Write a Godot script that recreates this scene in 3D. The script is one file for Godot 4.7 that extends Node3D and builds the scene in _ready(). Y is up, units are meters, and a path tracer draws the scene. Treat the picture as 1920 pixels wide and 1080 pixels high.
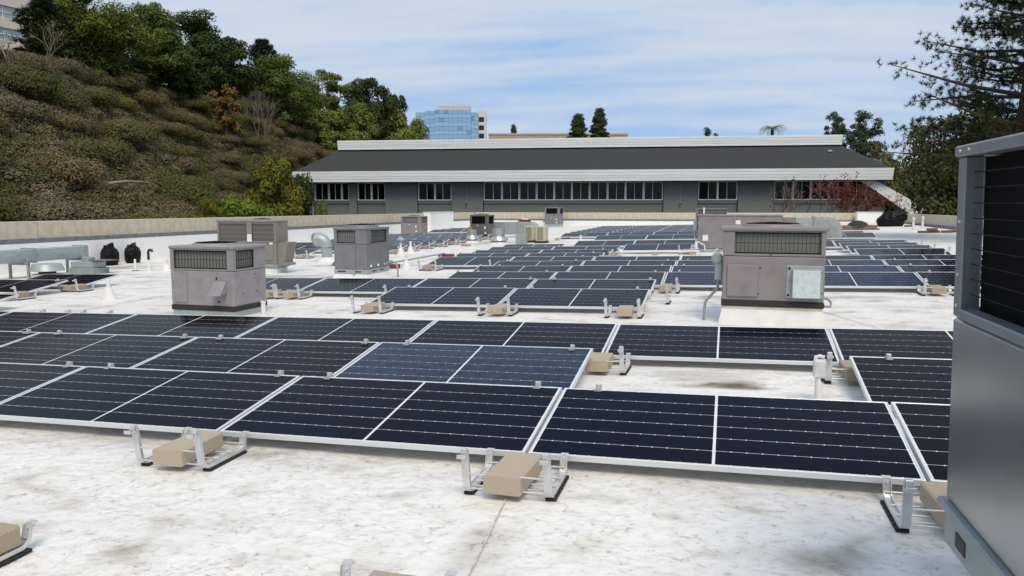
extends Node3D

# ------------------------------------------------------------------ frame of the place
const EYE := Vector3(0, 1.53, 0)          # the camera stands on the flat roof; x runs along the panel rows, -z away
const YAW := 0.2833
const PITCH := -0.1067
const PW := 2.086                          # solar panel: width, depth, spacing along a row
const PD := 1.038
const PITCH_X := 2.105
const GRID_X := -1.16
const TILT := 0.136
var RB: Basis                              # the roof falls slightly to the left
var M := {}
var rng := RandomNumberGenerator.new()
const ORD := ["first", "second", "third", "fourth", "fifth", "sixth", "seventh", "eighth", "ninth", "tenth", "eleventh", "twelfth", "thirteenth", "fourteenth", "fifteenth", "sixteenth", "seventeenth", "eighteenth", "nineteenth", "twentieth", "twenty-first", "twenty-second", "twenty-third", "twenty-fourth", "twenty-fifth", "twenty-sixth"]

func roof_pt(x: float, z: float, h := 0.0) -> Vector3:
	return EYE + RB * (Vector3(x, h, z) - EYE)

# ------------------------------------------------------------------ helpers: nodes
func meta(o: Node, label := "", category := "", group := "", kind := "") -> void:
	if label != "": o.set_meta("label", label)
	if category != "": o.set_meta("category", category)
	if group != "": o.set_meta("group", group)
	if kind != "": o.set_meta("kind", kind)

func thing(called: String, label: String, category: String, xf: Transform3D, group := "") -> Node3D:
	var o := Node3D.new()
	o.name = called
	add_child(o, true)
	o.transform = xf
	meta(o, label, category, group)
	return o

func part(parent: Node, called: String, mesh: Mesh, material: Material, xf := Transform3D.IDENTITY) -> MeshInstance3D:
	var o := MeshInstance3D.new()
	o.name = called
	o.mesh = mesh
	o.material_override = material
	parent.add_child(o, true)
	o.transform = xf
	return o

func copy_of(o: Node3D, label: String, xf: Transform3D) -> Node3D:
	var c: Node3D = o.duplicate()
	var base := String(o.name)
	c.name = base
	add_child(c, true)
	c.transform = xf
	c.set_meta("label", label)
	return c

func on_roof(x: float, z: float, turn := 0.0, h := 0.0) -> Transform3D:      # lies on the roof, following its fall
	return Transform3D(RB * Basis(Vector3.UP, turn), roof_pt(x, z, h))

func upright(x: float, z: float, turn := 0.0, h := 0.0) -> Transform3D:      # stands plumb on the roof
	return Transform3D(Basis(Vector3.UP, turn), roof_pt(x, z, h))

# ------------------------------------------------------------------ helpers: shapes
func begin() -> SurfaceTool:
	var st := SurfaceTool.new()
	st.begin(Mesh.PRIMITIVE_TRIANGLES)
	st.set_smooth_group(-1)
	return st

func done(st: SurfaceTool) -> ArrayMesh:
	st.generate_normals()
	return st.commit()

func tri(st: SurfaceTool, a: Vector3, b: Vector3, c: Vector3, inside: Vector3) -> void:
	# a triangle that faces away from the point inside (front faces run clockwise)
	var n := (b - a).cross(c - a)
	if n.dot(a + b + c - 3.0 * inside) > 0.0:
		st.add_vertex(a); st.add_vertex(c); st.add_vertex(b)
	else:
		st.add_vertex(a); st.add_vertex(b); st.add_vertex(c)

func quad(st: SurfaceTool, a: Vector3, b: Vector3, c: Vector3, d: Vector3, inside: Vector3) -> void:
	tri(st, a, b, c, inside)
	tri(st, a, c, d, inside)

func bx(st: SurfaceTool, c: Vector3, s: Vector3, bevel := 0.0, bs := Basis.IDENTITY) -> void:
	var h := s * 0.5
	if bevel <= 0.0:
		var v := []
		for i in 8:
			v.append(c + bs * Vector3(h.x * (1 if i & 1 else -1), h.y * (1 if i & 2 else -1), h.z * (1 if i & 4 else -1)))
		for f in [[0, 1, 3, 2], [4, 5, 7, 6], [0, 1, 5, 4], [2, 3, 7, 6], [0, 2, 6, 4], [1, 3, 7, 5]]:
			quad(st, v[f[0]], v[f[1]], v[f[2]], v[f[3]], c)
		return
	var b: float = min(bevel, 0.49 * min(s.x, min(s.y, s.z)))
	var p := {}
	for sx in [-1, 1]:
		for sy in [-1, 1]:
			for sz in [-1, 1]:
				p[Vector4i(sx, sy, sz, 0)] = c + bs * Vector3(sx * h.x, sy * (h.y - b), sz * (h.z - b))
				p[Vector4i(sx, sy, sz, 1)] = c + bs * Vector3(sx * (h.x - b), sy * h.y, sz * (h.z - b))
				p[Vector4i(sx, sy, sz, 2)] = c + bs * Vector3(sx * (h.x - b), sy * (h.y - b), sz * h.z)
				tri(st, p[Vector4i(sx, sy, sz, 0)], p[Vector4i(sx, sy, sz, 1)], p[Vector4i(sx, sy, sz, 2)], c)
	for s1 in [-1, 1]:
		quad(st, p[Vector4i(s1, -1, -1, 0)], p[Vector4i(s1, 1, -1, 0)], p[Vector4i(s1, 1, 1, 0)], p[Vector4i(s1, -1, 1, 0)], c)
		quad(st, p[Vector4i(-1, s1, -1, 1)], p[Vector4i(1, s1, -1, 1)], p[Vector4i(1, s1, 1, 1)], p[Vector4i(-1, s1, 1, 1)], c)
		quad(st, p[Vector4i(-1, -1, s1, 2)], p[Vector4i(1, -1, s1, 2)], p[Vector4i(1, 1, s1, 2)], p[Vector4i(-1, 1, s1, 2)], c)
		for s2 in [-1, 1]:
			quad(st, p[Vector4i(s1, s2, -1, 0)], p[Vector4i(s1, s2, 1, 0)], p[Vector4i(s1, s2, 1, 1)], p[Vector4i(s1, s2, -1, 1)], c)
			quad(st, p[Vector4i(s1, -1, s2, 0)], p[Vector4i(s1, 1, s2, 0)], p[Vector4i(s1, 1, s2, 2)], p[Vector4i(s1, -1, s2, 2)], c)
			quad(st, p[Vector4i(-1, s1, s2, 1)], p[Vector4i(1, s1, s2, 1)], p[Vector4i(1, s1, s2, 2)], p[Vector4i(-1, s1, s2, 2)], c)

func box_mesh(a: Vector3, b: Vector3, bevel := 0.0) -> ArrayMesh:            # from corner to corner
	var st := begin()
	bx(st, (a + b) * 0.5, (b - a).abs(), bevel)
	return done(st)

func tube(st: SurfaceTool, pts: Array, radius, n := 8, smooth := true) -> void:
	st.set_smooth_group(1 if smooth else -1)
	var rings := []
	var ref := Vector3.UP
	for i in pts.size():
		var d: Vector3 = (pts[min(i + 1, pts.size() - 1)] - pts[max(i - 1, 0)]).normalized()
		var side := d.cross(ref)
		if side.length() < 0.05: side = d.cross(Vector3.RIGHT)
		if side.length() < 0.05: side = d.cross(Vector3.FORWARD)
		side = side.normalized()
		ref = side.cross(d).normalized()
		var r: float = radius[i] if radius is Array else radius
		var ring := []
		for k in n:
			var a := TAU * k / n
			ring.append(pts[i] + (side * cos(a) + ref * sin(a)) * r)
		rings.append(ring)
	for i in pts.size() - 1:
		var mid: Vector3 = (pts[i] + pts[i + 1]) * 0.5
		for k in n:
			var j := (k + 1) % n
			quad(st, rings[i][k], rings[i][j], rings[i + 1][j], rings[i + 1][k], mid)
	st.set_smooth_group(-1)
	for e in [0, pts.size() - 1]:
		var other: Vector3 = pts[1] if e == 0 else pts[pts.size() - 2]
		for k in range(1, n - 1):
			tri(st, rings[e][0], rings[e][k], rings[e][k + 1], other)

func tube_mesh(pts: Array, radius, n := 8) -> ArrayMesh:
	var st := begin()
	tube(st, pts, radius, n)
	return done(st)

func lathe(st: SurfaceTool, profile: Array, n := 20, at := Vector3.ZERO, smooth := true) -> void:   # profile: [radius, height] from bottom to top
	for i in profile.size() - 1:
		st.set_smooth_group(i + 2 if smooth else -1)
		var a: Array = profile[i]
		var b: Array = profile[i + 1]
		for k in n:
			var c0 := Vector3(cos(TAU * k / n), 0, sin(TAU * k / n))
			var c1 := Vector3(cos(TAU * (k + 1) / n), 0, sin(TAU * (k + 1) / n))
			var p0: Vector3 = at + c0 * a[0] + Vector3.UP * a[1]
			var p1: Vector3 = at + c1 * a[0] + Vector3.UP * a[1]
			var p2: Vector3 = at + c1 * b[0] + Vector3.UP * b[1]
			var p3: Vector3 = at + c0 * b[0] + Vector3.UP * b[1]
			var out := Vector3(b[1] - a[1], a[0] - b[0], 0)          # normal of the profile, left side outward when rising
			var nrm := ((c0 + c1) * 0.5).normalized() * out.x + Vector3.UP * out.y
			var inside := (p0 + p1 + p2 + p3) * 0.25 - nrm
			if a[0] > 1e-5: tri(st, p0, p1, p2, inside)
			if b[0] > 1e-5: tri(st, p0, p2, p3, inside)
	st.set_smooth_group(-1)

func lathe_mesh(profile: Array, n := 20) -> ArrayMesh:
	var st := begin()
	lathe(st, profile, n)
	return done(st)

func prism(st: SurfaceTool, poly: Array, depth: float, xf := Transform3D.IDENTITY) -> void:   # polygon in xy, from z = 0 to depth
	var p2 := PackedVector2Array(poly)
	var idx := Geometry2D.triangulate_polygon(p2)
	for k in range(0, idx.size(), 3):
		var v := []
		for m in 3: v.append(Vector3(p2[idx[k + m]].x, p2[idx[k + m]].y, 0))
		var g: Vector3 = (v[0] + v[1] + v[2]) / 3.0
		tri(st, xf * v[0], xf * v[1], xf * v[2], xf * (g + Vector3(0, 0, signf(depth))))
		var dz := Vector3(0, 0, depth)
		tri(st, xf * (v[0] + dz), xf * (v[1] + dz), xf * (v[2] + dz), xf * g)
	var ccw := 0.0
	for k in p2.size(): ccw += p2[k].cross(p2[(k + 1) % p2.size()])
	for k in p2.size():
		var a := Vector3(p2[k].x, p2[k].y, 0)
		var b := Vector3(p2[(k + 1) % p2.size()].x, p2[(k + 1) % p2.size()].y, 0)
		var out := Vector3(b.y - a.y, a.x - b.x, 0) * signf(ccw)
		var c := (a + b) * 0.5 + Vector3(0, 0, depth * 0.5) - out
		quad(st, xf * a, xf * b, xf * (b + Vector3(0, 0, depth)), xf * (a + Vector3(0, 0, depth)), xf * c)

func frustum(st: SurfaceTool, w0: float, d0: float, y0: float, w1: float, d1: float, y1: float) -> void:
	var v := []
	for e in [[w0, d0, y0], [w1, d1, y1]]:
		for s in [[-1, -1], [1, -1], [1, 1], [-1, 1]]:
			v.append(Vector3(s[0] * e[0] * 0.5, e[2], s[1] * e[1] * 0.5))
	var c := Vector3(0, (y0 + y1) * 0.5, 0)
	for k in 4: quad(st, v[k], v[(k + 1) % 4], v[4 + (k + 1) % 4], v[4 + k], c)
	quad(st, v[0], v[1], v[2], v[3], c)
	quad(st, v[4], v[5], v[6], v[7], c)

# ------------------------------------------------------------------ helpers: materials
func col(r: float, g: float, b: float) -> Color:
	return Color(r, g, b).linear_to_srgb()

func mat(r: float, g: float, b: float, rough := 0.6, metal := 0.0, spec := 0.5) -> StandardMaterial3D:
	var m := StandardMaterial3D.new()
	m.albedo_color = col(r, g, b)
	m.roughness = rough
	m.metallic = metal
	m.metallic_specular = spec
	return m

func noise_image(sd: int, freq: float, octaves: int, size: int, kind := FastNoiseLite.TYPE_SIMPLEX_SMOOTH, warp := 0.0) -> Image:
	var n := FastNoiseLite.new()
	n.seed = sd
	n.noise_type = kind
	n.frequency = freq
	n.fractal_type = FastNoiseLite.FRACTAL_FBM
	n.fractal_octaves = octaves
	if warp > 0.0:
		n.domain_warp_enabled = true
		n.domain_warp_amplitude = warp
		n.domain_warp_frequency = freq * 0.7
	return n.get_seamless_image(size, size)

func ramp_tex(img: Image, stops: Array) -> ImageTexture:                     # stops: [at, linear colour]
	var lut := []
	for i in 256:
		var t := i / 255.0
		var c: Color = stops[0][1]
		for k in stops.size() - 1:
			if t >= stops[k][0]:
				var u: float = clamp((t - stops[k][0]) / max(1e-6, stops[k + 1][0] - stops[k][0]), 0.0, 1.0)
				c = (stops[k][1] as Color).lerp(stops[k + 1][1], u)
		lut.append(c.linear_to_srgb())
	img.convert(Image.FORMAT_L8)
	var src := img.get_data()
	var out := PackedByteArray()
	out.resize(src.size() * 3)
	for i in src.size():
		var c: Color = lut[src[i]]
		out[i * 3] = int(clamp(c.r, 0, 1) * 255.0)
		out[i * 3 + 1] = int(clamp(c.g, 0, 1) * 255.0)
		out[i * 3 + 2] = int(clamp(c.b, 0, 1) * 255.0)
	return ImageTexture.create_from_image(Image.create_from_data(img.get_width(), img.get_height(), false, Image.FORMAT_RGB8, out))

func normal_tex(img: Image, strength: float) -> ImageTexture:
	img.convert(Image.FORMAT_RGBA8)
	img.bump_map_to_normal_map(strength)
	return ImageTexture.create_from_image(img)

func worn(m: StandardMaterial3D, tex: Texture2D, metres: float, stretch := Vector3.ONE) -> StandardMaterial3D:
	m.albedo_texture = tex
	m.uv1_triplanar = true
	m.uv1_world_triplanar = true
	m.uv1_scale = stretch / metres
	return m

# ------------------------------------------------------------------ start
func _ready() -> void:
	rng.seed = 7
	var cam_basis := Basis(Vector3.UP, YAW) * Basis(Vector3.RIGHT, PITCH)
	RB = Basis(cam_basis.z.normalized(), 0.0236)
	var cam := Camera3D.new()
	cam.name = "camera"
	cam.transform = Transform3D(cam_basis, EYE)
	cam.fov = 41.63
	cam.near = 0.05
	cam.far = 6000.0
	add_child(cam)
	cam.current = true
	make_sky()
	var sun := DirectionalLight3D.new()
	sun.name = "sun"
	sun.light_color = Color(1.0, 0.945, 0.86)
	sun.light_energy = SUN_ENERGY
	sun.light_angular_distance = SUN_SOFT
	sun.shadow_enabled = true
	add_child(sun)
	sun.look_at_from_position(SUN_FROM, Vector3.ZERO)
	make_materials()
	make_terrain()
	far_rise()
	make_roof()
	make_parapets()
	make_grey_building()
	make_far_buildings()
	make_array()
	make_units()
	make_roof_clutter()
	make_vegetation()

const AIR := 0.645                          # brightness of the open sky
const SUN_ENERGY := 0.5
const SUN_SOFT := 26.0
const SUN_FROM := Vector3(19, 58, 38)

func make_sky() -> void:
	var w := 2048
	var h := 1024
	var n1 := FastNoiseLite.new()
	n1.seed = 11; n1.frequency = 1.15; n1.fractal_octaves = 6; n1.fractal_gain = 0.6; n1.noise_type = FastNoiseLite.TYPE_SIMPLEX_SMOOTH
	n1.domain_warp_enabled = true; n1.domain_warp_amplitude = 0.5; n1.domain_warp_frequency = 0.5
	var n2 := FastNoiseLite.new()
	n2.seed = 5; n2.frequency = 0.45; n2.fractal_octaves = 3
	var data := PackedFloat32Array()
	data.resize(w * h * 3)
	var ax := Vector2(cos(YAW - 0.16), -sin(YAW - 0.16))                        # the streaks run across the view
	var ay := Vector2(-ax.y, ax.x)
	for y in h:
		var el := PI * (0.5 - (y + 0.5) / h)
		var sy := sin(el)
		var cy := cos(el)
		var up: float = clamp(sy, 0.0, 1.0)
		var blue := Color(0.29, 0.51, 0.84).lerp(Color(0.22, 0.41, 0.74), clamp(up * 1.6, 0, 1))
		blue = Color(0.44, 0.66, 0.90).lerp(blue, smoothstep(0.0, 0.11, up))
		for x in w:
			var i := (y * w + x) * 3
			if sy < -0.02:
				data[i] = 0.20; data[i + 1] = 0.19; data[i + 2] = 0.17
				continue
			var az := TAU * (x + 0.5) / w
			var dx := -sin(az) * cy
			var dz := cos(az) * cy
			var q := Vector2(dx, dz) / (up + 0.16)
			var a := q.dot(ax)
			var b := q.dot(ay)
			var streak := n1.get_noise_2d(a * 0.7 + 3.0, b * 3.1)
			var veil := n2.get_noise_2d(a * 0.8, b * 1.6 + 9.0)
			var c: float = smoothstep(-0.75, 0.75, streak * 0.62 + veil * 0.45 + 0.05 + smoothstep(0.05, 0.26, up) * 0.36)
			c *= 0.82
			var cl := Color(0.70, 0.745, 0.81)
			data[i] = lerp(blue.r, cl.r, c) * AIR
			data[i + 1] = lerp(blue.g, cl.g, c) * AIR
			data[i + 2] = lerp(blue.b, cl.b, c) * AIR
	var img := Image.create_from_data(w, h, false, Image.FORMAT_RGBF, data.to_byte_array())
	var pm := PanoramaSkyMaterial.new()
	pm.panorama = ImageTexture.create_from_image(img)
	var sky := Sky.new()
	sky.sky_material = pm
	var env := Environment.new()
	env.background_mode = Environment.BG_SKY
	env.sky = sky
	env.tonemap_mode = Environment.TONE_MAPPER_LINEAR
	env.tonemap_exposure = 1.55
	env.sdfgi_enabled = true
	env.ssao_enabled = true
	env.ssil_enabled = true
	var we := WorldEnvironment.new()
	we.name = "world_environment"
	we.environment = env
	add_child(we)

func make_materials() -> void:
	var w := Color(1, 1, 1)
	var grain := ramp_tex(noise_image(3, 0.02, 5, 512), [[0.0, Color(0.62, 0.62, 0.62)], [0.5, Color(0.84, 0.84, 0.84)], [1.0, w]])
	var blot := ramp_tex(noise_image(8, 0.008, 4, 512), [[0.0, Color(0.80, 0.78, 0.75)], [0.45, Color(0.93, 0.92, 0.91)], [1.0, w]])
	var speck := ramp_tex(noise_image(21, 0.11, 3, 512), [[0.0, Color(0.45, 0.45, 0.45)], [0.5, Color(0.78, 0.78, 0.78)], [1.0, w]])
	var stain := ramp_tex(noise_image(31, 0.012, 5, 512), [[0.0, Color(0.55, 0.50, 0.42)], [0.36, Color(0.82, 0.79, 0.74)], [0.6, Color(0.97, 0.96, 0.95)], [1.0, w]])
	var soft := ramp_tex(noise_image(9, 0.01, 4, 512), [[0.0, Color(0.90, 0.89, 0.87)], [0.4, Color(0.97, 0.97, 0.965)], [1.0, w]])
	M.grain = grain; M.blot = blot; M.speck = speck; M.stain = stain
	var fine_n := normal_tex(noise_image(5, 0.05, 4, 512), 2.0)
	M.fine_n = fine_n
	# metals and paints
	M.alu = mat(0.70, 0.71, 0.72, 0.42, 0.45)
	worn(M.alu, blot, 0.7)
	M.frame = mat(0.70, 0.72, 0.73, 0.42, 0.3)
	M.galv = worn(mat(0.42, 0.47, 0.48, 0.5, 0.45), blot, 0.5)
	M.galv_dull = worn(mat(0.34, 0.385, 0.385, 0.6, 0.3), blot, 0.9)
	M.steel_bright = worn(mat(0.6, 0.61, 0.61, 0.3, 0.9), blot, 0.4)
	M.mauve = worn(mat(0.262, 0.235, 0.242, 0.55), blot, 1.4)                # sun-faded cabinet paint
	M.mauve_light = worn(mat(0.305, 0.288, 0.302, 0.55), blot, 1.1)
	M.cool_grey = worn(mat(0.205, 0.205, 0.222, 0.5), blot, 1.2)
	M.dark_grey = worn(mat(0.14, 0.135, 0.14, 0.55), blot, 1.0)
	M.taupe = worn(mat(0.25, 0.235, 0.215, 0.6), blot, 1.0)
	M.near_grey = worn(mat(0.34, 0.355, 0.375, 0.27, 0.75), blot, 1.6)
	M.near_frame = worn(mat(0.23, 0.25, 0.27, 0.42, 0.4), blot, 0.8)
	M.black = mat(0.012, 0.012, 0.012, 0.55)
	M.rubber = worn(mat(0.02, 0.02, 0.02, 0.8), blot, 0.3)
	M.tar = worn(mat(0.03, 0.028, 0.026, 0.8), stain, 0.25)
	M.coil = worn(mat(0.25, 0.25, 0.23, 0.75), speck, 0.9, Vector3(6, 0.7, 6))
	M.coil_grey = worn(mat(0.15, 0.145, 0.13, 0.75), speck, 0.9, Vector3(6, 0.7, 6))
	M.coil_dark = worn(mat(0.010, 0.010, 0.011, 0.8, 0.0, 0.15), speck, 0.9, Vector3(1, 5, 1))
	M.guard = mat(0.015, 0.015, 0.015, 0.6, 0.0, 0.2)
	M.guard_dim = mat(0.016, 0.017, 0.018, 0.6, 0.0, 0.2)
	M.guard_grey = mat(0.30, 0.29, 0.26, 0.5, 0.1)
	M.white_paint = worn(mat(0.80, 0.795, 0.78, 0.6), blot, 1.6)
	M.sticker = mat(0.75, 0.78, 0.80, 0.5)
	M.brown_fan = mat(0.05, 0.03, 0.03, 0.6)
	M.red = mat(0.16, 0.03, 0.03, 0.6)
	M.copper = mat(0.36, 0.12, 0.06, 0.5)
	M.beige_metal = worn(mat(0.56, 0.52, 0.42, 0.55), blot, 0.6)
	M.beige_grille = mat(0.22, 0.19, 0.11, 0.6)
	M.pvc_grey = mat(0.30, 0.32, 0.33, 0.5)
	M.blocks = []
	for c in [[0.55, 0.465, 0.35], [0.50, 0.415, 0.31], [0.58, 0.49, 0.375]]:
		var bm := worn(mat(c[0], c[1], c[2], 0.95, 0.0, 0.2), speck, 0.35)
		bm.normal_enabled = true; bm.normal_texture = fine_n; bm.normal_scale = 1.4
		M.blocks.append(bm)
	M.block_brown = worn(mat(0.24, 0.17, 0.11, 0.9), speck, 0.3)
	M.wood = worn(mat(0.26, 0.19, 0.13, 0.85), grain, 0.7, Vector3(0.2, 3, 3))
	M.bag = mat(0.006, 0.006, 0.007, 0.42, 0.0, 0.28)
	# solar glass
	var dust := ramp_tex(noise_image(91, 0.012, 6, 512, FastNoiseLite.TYPE_SIMPLEX_SMOOTH, 25.0), [[0.0, Color(0.2, 0.25, 0.35)], [0.5, Color(0.5, 0.52, 0.56)], [0.75, Color(0.75, 0.75, 0.75)], [1.0, w]])
	M.cells = []
	for c in [[0.0046, 0.0042, 0.0088], [0.0056, 0.0047, 0.0070], [0.0034, 0.0042, 0.0135], [0.0058, 0.0115, 0.0400]]:
		var cm := mat(c[0], c[1], c[2], 0.09, 0.0, 0.12)
		M.cells.append(cm)
	M.cell_dusty = worn(mat(0.018, 0.040, 0.092, 0.11, 0.0, 0.2), dust, 0.9)
	M.backsheet = mat(0.74, 0.75, 0.77, 0.2, 0.0, 0.25)
	M.backsheet_thin = mat(0.62, 0.63, 0.66, 0.14, 0.0, 0.45)
	# roof coating
	var base_img := noise_image(42, 0.030, 7, 1024, FastNoiseLite.TYPE_SIMPLEX_SMOOTH, 36.0)
	var line_n := FastNoiseLite.new()
	line_n.seed = 61; line_n.frequency = 0.022; line_n.fractal_octaves = 4; line_n.fractal_type = FastNoiseLite.FRACTAL_RIDGED
	line_n.domain_warp_enabled = true; line_n.domain_warp_amplitude = 40.0; line_n.domain_warp_frequency = 0.02
	var line_img := line_n.get_seamless_image(1024, 1024)
	var mask_img := noise_image(62, 0.009, 3, 1024)
	base_img.convert(Image.FORMAT_L8); line_img.convert(Image.FORMAT_L8); mask_img.convert(Image.FORMAT_L8)
	var bd := base_img.get_data()
	var ld := line_img.get_data()
	var md := mask_img.get_data()
	for k in bd.size():
		# scuff lines show only in patches
		if ld[k] > 190 and md[k] > 105:
			bd[k] = int(clamp(bd[k] - (ld[k] - 190) * (md[k] - 105) * 0.05, 0, 255))
	base_img = Image.create_from_data(1024, 1024, false, Image.FORMAT_L8, bd)
	var coat := ramp_tex(base_img, [[0.0, Color(0.58, 0.56, 0.53)], [0.16, Color(0.80, 0.785, 0.76)], [0.32, Color(0.925, 0.92, 0.91)], [0.50, Color(0.985, 0.983, 0.98)], [1.0, w]])
	var spots := ramp_tex(noise_image(77, 0.010, 7, 1024, FastNoiseLite.TYPE_PERLIN, 30.0), [[0.0, Color(0.50, 0.46, 0.40)], [0.20, Color(0.76, 0.735, 0.69)], [0.34, Color(0.93, 0.92, 0.90)], [0.50, w], [1.0, w]])
	M.roof = mat(0.84, 0.825, 0.795, 0.5, 0.0, 0.35)
	M.roof.albedo_texture = coat
	M.roof.uv1_scale = Vector3(1.0 / 2.7, 1.0 / 2.0, 1)
	M.roof.detail_enabled = true
	M.roof.detail_blend_mode = BaseMaterial3D.BLEND_MODE_MUL
	M.roof.detail_albedo = spots
	M.roof.detail_uv_layer = BaseMaterial3D.DETAIL_UV_2
	M.roof.uv2_scale = Vector3(1.0 / 4.7, 1.0 / 3.4, 1)
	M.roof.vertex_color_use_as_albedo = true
	M.roof.normal_enabled = true
	M.roof.normal_texture = normal_tex(noise_image(43, 0.011, 6, 1024, FastNoiseLite.TYPE_SIMPLEX_SMOOTH, 30.0), 9.0)
	M.roof.normal_scale = 0.8
	M.flashing = worn(mat(0.88, 0.88, 0.87, 0.5), soft, 3.0)
	var drip_tex := ramp_tex(noise_image(17, 0.02, 5, 512), [[0.0, Color(0.74, 0.72, 0.68)], [0.35, Color(0.88, 0.87, 0.85)], [0.6, Color(0.95, 0.95, 0.94)], [1.0, w]])
	M.concrete = worn(mat(0.60, 0.545, 0.435, 0.9, 0.0, 0.2), drip_tex, 2.3, Vector3(0.9, 0.55, 0.9))
	M.strip = worn(mat(0.19, 0.215, 0.235, 0.6), stain, 1.2)
	M.seam = worn(mat(0.62, 0.60, 0.57, 0.6), stain, 0.6)

# ------------------------------------------------------------------ terrain
var hill_noise := FastNoiseLite.new()
func along(keys: Array, u: float) -> float:                                  # piecewise linear [at, value] table
	if u <= keys[0][0]: return keys[0][1]
	for k in keys.size() - 1:
		if u <= keys[k + 1][0]: return lerp(float(keys[k][1]), float(keys[k + 1][1]), (u - keys[k][0]) / (keys[k + 1][0] - keys[k][0]))
	return keys[keys.size() - 1][1]

func hill_toe(z: float) -> float: return along([[0, -24.0], [36, -24.5], [66, -44.0], [90, -46.0]], -z)
func hill_ridge(z: float) -> float: return along([[0, -50.0], [45, -51.0], [66, -60.0], [110, -66.0]], -z)
func hill_top(z: float) -> float: return along([[0, 11.0], [40, 11.5], [60, 13.4], [80, 14.5], [95, 14.5], [110, 13.5], [130, 10.0], [200, 5.0]], -z)

func hill_h(x: float, z: float) -> float:
	var toe := hill_toe(z)
	var ridge := hill_ridge(z)
	var t: float = clamp((toe - x) / (toe - ridge), 0.0, 1.0)
	var rise: float = -2.2 + (hill_top(z) + 2.2) * (t * 0.72 + 0.28 * t * t * (3.0 - 2.0 * t))
	rise += clamp((ridge - x) / 60.0, 0.0, 1.0) * 2.0
	rise += hill_noise.get_noise_2d(x, z) * 0.9 * t
	return lerp(-6.0, rise, smoothstep(toe + 4.0, toe, x))

func skyline_depth(px: float) -> float:
	var best := -9.0
	var at := 50.0
	for k in 130:
		var d := 30.0 + k
		var p := sight(px, 388.0, d)
		var e: float = (hill_h(p.x, p.z) - EYE.y) / d
		if e > best:
			best = e
			at = d
	return at

func make_terrain() -> void:
	hill_noise.seed = 4
	hill_noise.frequency = 0.07
	hill_noise.fractal_octaves = 3
	var g := begin()
	g.set_smooth_group(-1)
	for s in [[-1, -1, 1, -1, 1, 1], [-1, -1, 1, 1, -1, 1]]:
		for k in 3: pass
	quad(g, Vector3(-5000, -6, -5000), Vector3(5000, -6, -5000), Vector3(5000, -6, 5000), Vector3(-5000, -6, 5000), Vector3(0, -50, 0))
	var gm := worn(mat(0.11, 0.095, 0.055, 0.95), M.stain, 9.0)
	var ground := part(self, "ground", done(g), gm)
	meta(ground, "dry earth around and below the roof", "ground", "", "structure")
	# hillside
	var xs := []
	var x := -20.5
	while x > -130.0:
		xs.append(x)
		x -= 1.2 if x > -70.0 else 6.0
	var zs := []
	var z := 10.0
	while z > -190.0:
		zs.append(z)
		z -= 1.6 if z > -120.0 else 6.0
	var st := begin()
	st.set_smooth_group(1)
	for i in xs.size() - 1:
		for j in zs.size() - 1:
			var a := Vector3(xs[i], hill_h(xs[i], zs[j]), zs[j])
			var b := Vector3(xs[i + 1], hill_h(xs[i + 1], zs[j]), zs[j])
			var c := Vector3(xs[i + 1], hill_h(xs[i + 1], zs[j + 1]), zs[j + 1])
			var d := Vector3(xs[i], hill_h(xs[i], zs[j + 1]), zs[j + 1])
			quad(st, a, b, c, d, a - Vector3(0, 30, 0))
	var hill := part(self, "hillside", done(st), worn(mat(0.125, 0.092, 0.05, 0.95), M.stain, 5.0))
	meta(hill, "dry brushy hillside beyond the left parapet", "hill", "", "structure")

func far_rise() -> void:
	var st := begin()
	st.set_smooth_group(1)
	for i in 24:
		for j in 16:
			var v := []
			for c in [[0, 0], [1, 0], [1, 1], [0, 1]]:
				var x: float = -190.0 + (i + c[0]) * 10.0
				var z: float = -150.0 - (j + c[1]) * 12.0
				v.append(Vector3(x, -6.3 + 22.6 * smoothstep(-152.0, -200.0, z) * (1.0 - smoothstep(-22.0, 22.0, x)) + hill_noise.get_noise_2d(x * 0.3, z * 0.3) * 0.6, z))
			quad(st, v[0], v[1], v[2], v[3], v[0] - Vector3(0, 90, 0))
	var o := part(self, "distant_rise", done(st), worn(mat(0.10, 0.085, 0.045, 0.95), M.stain, 12.0))
	meta(o, "low rise of land under the distant buildings", "hill", "", "structure")

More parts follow.
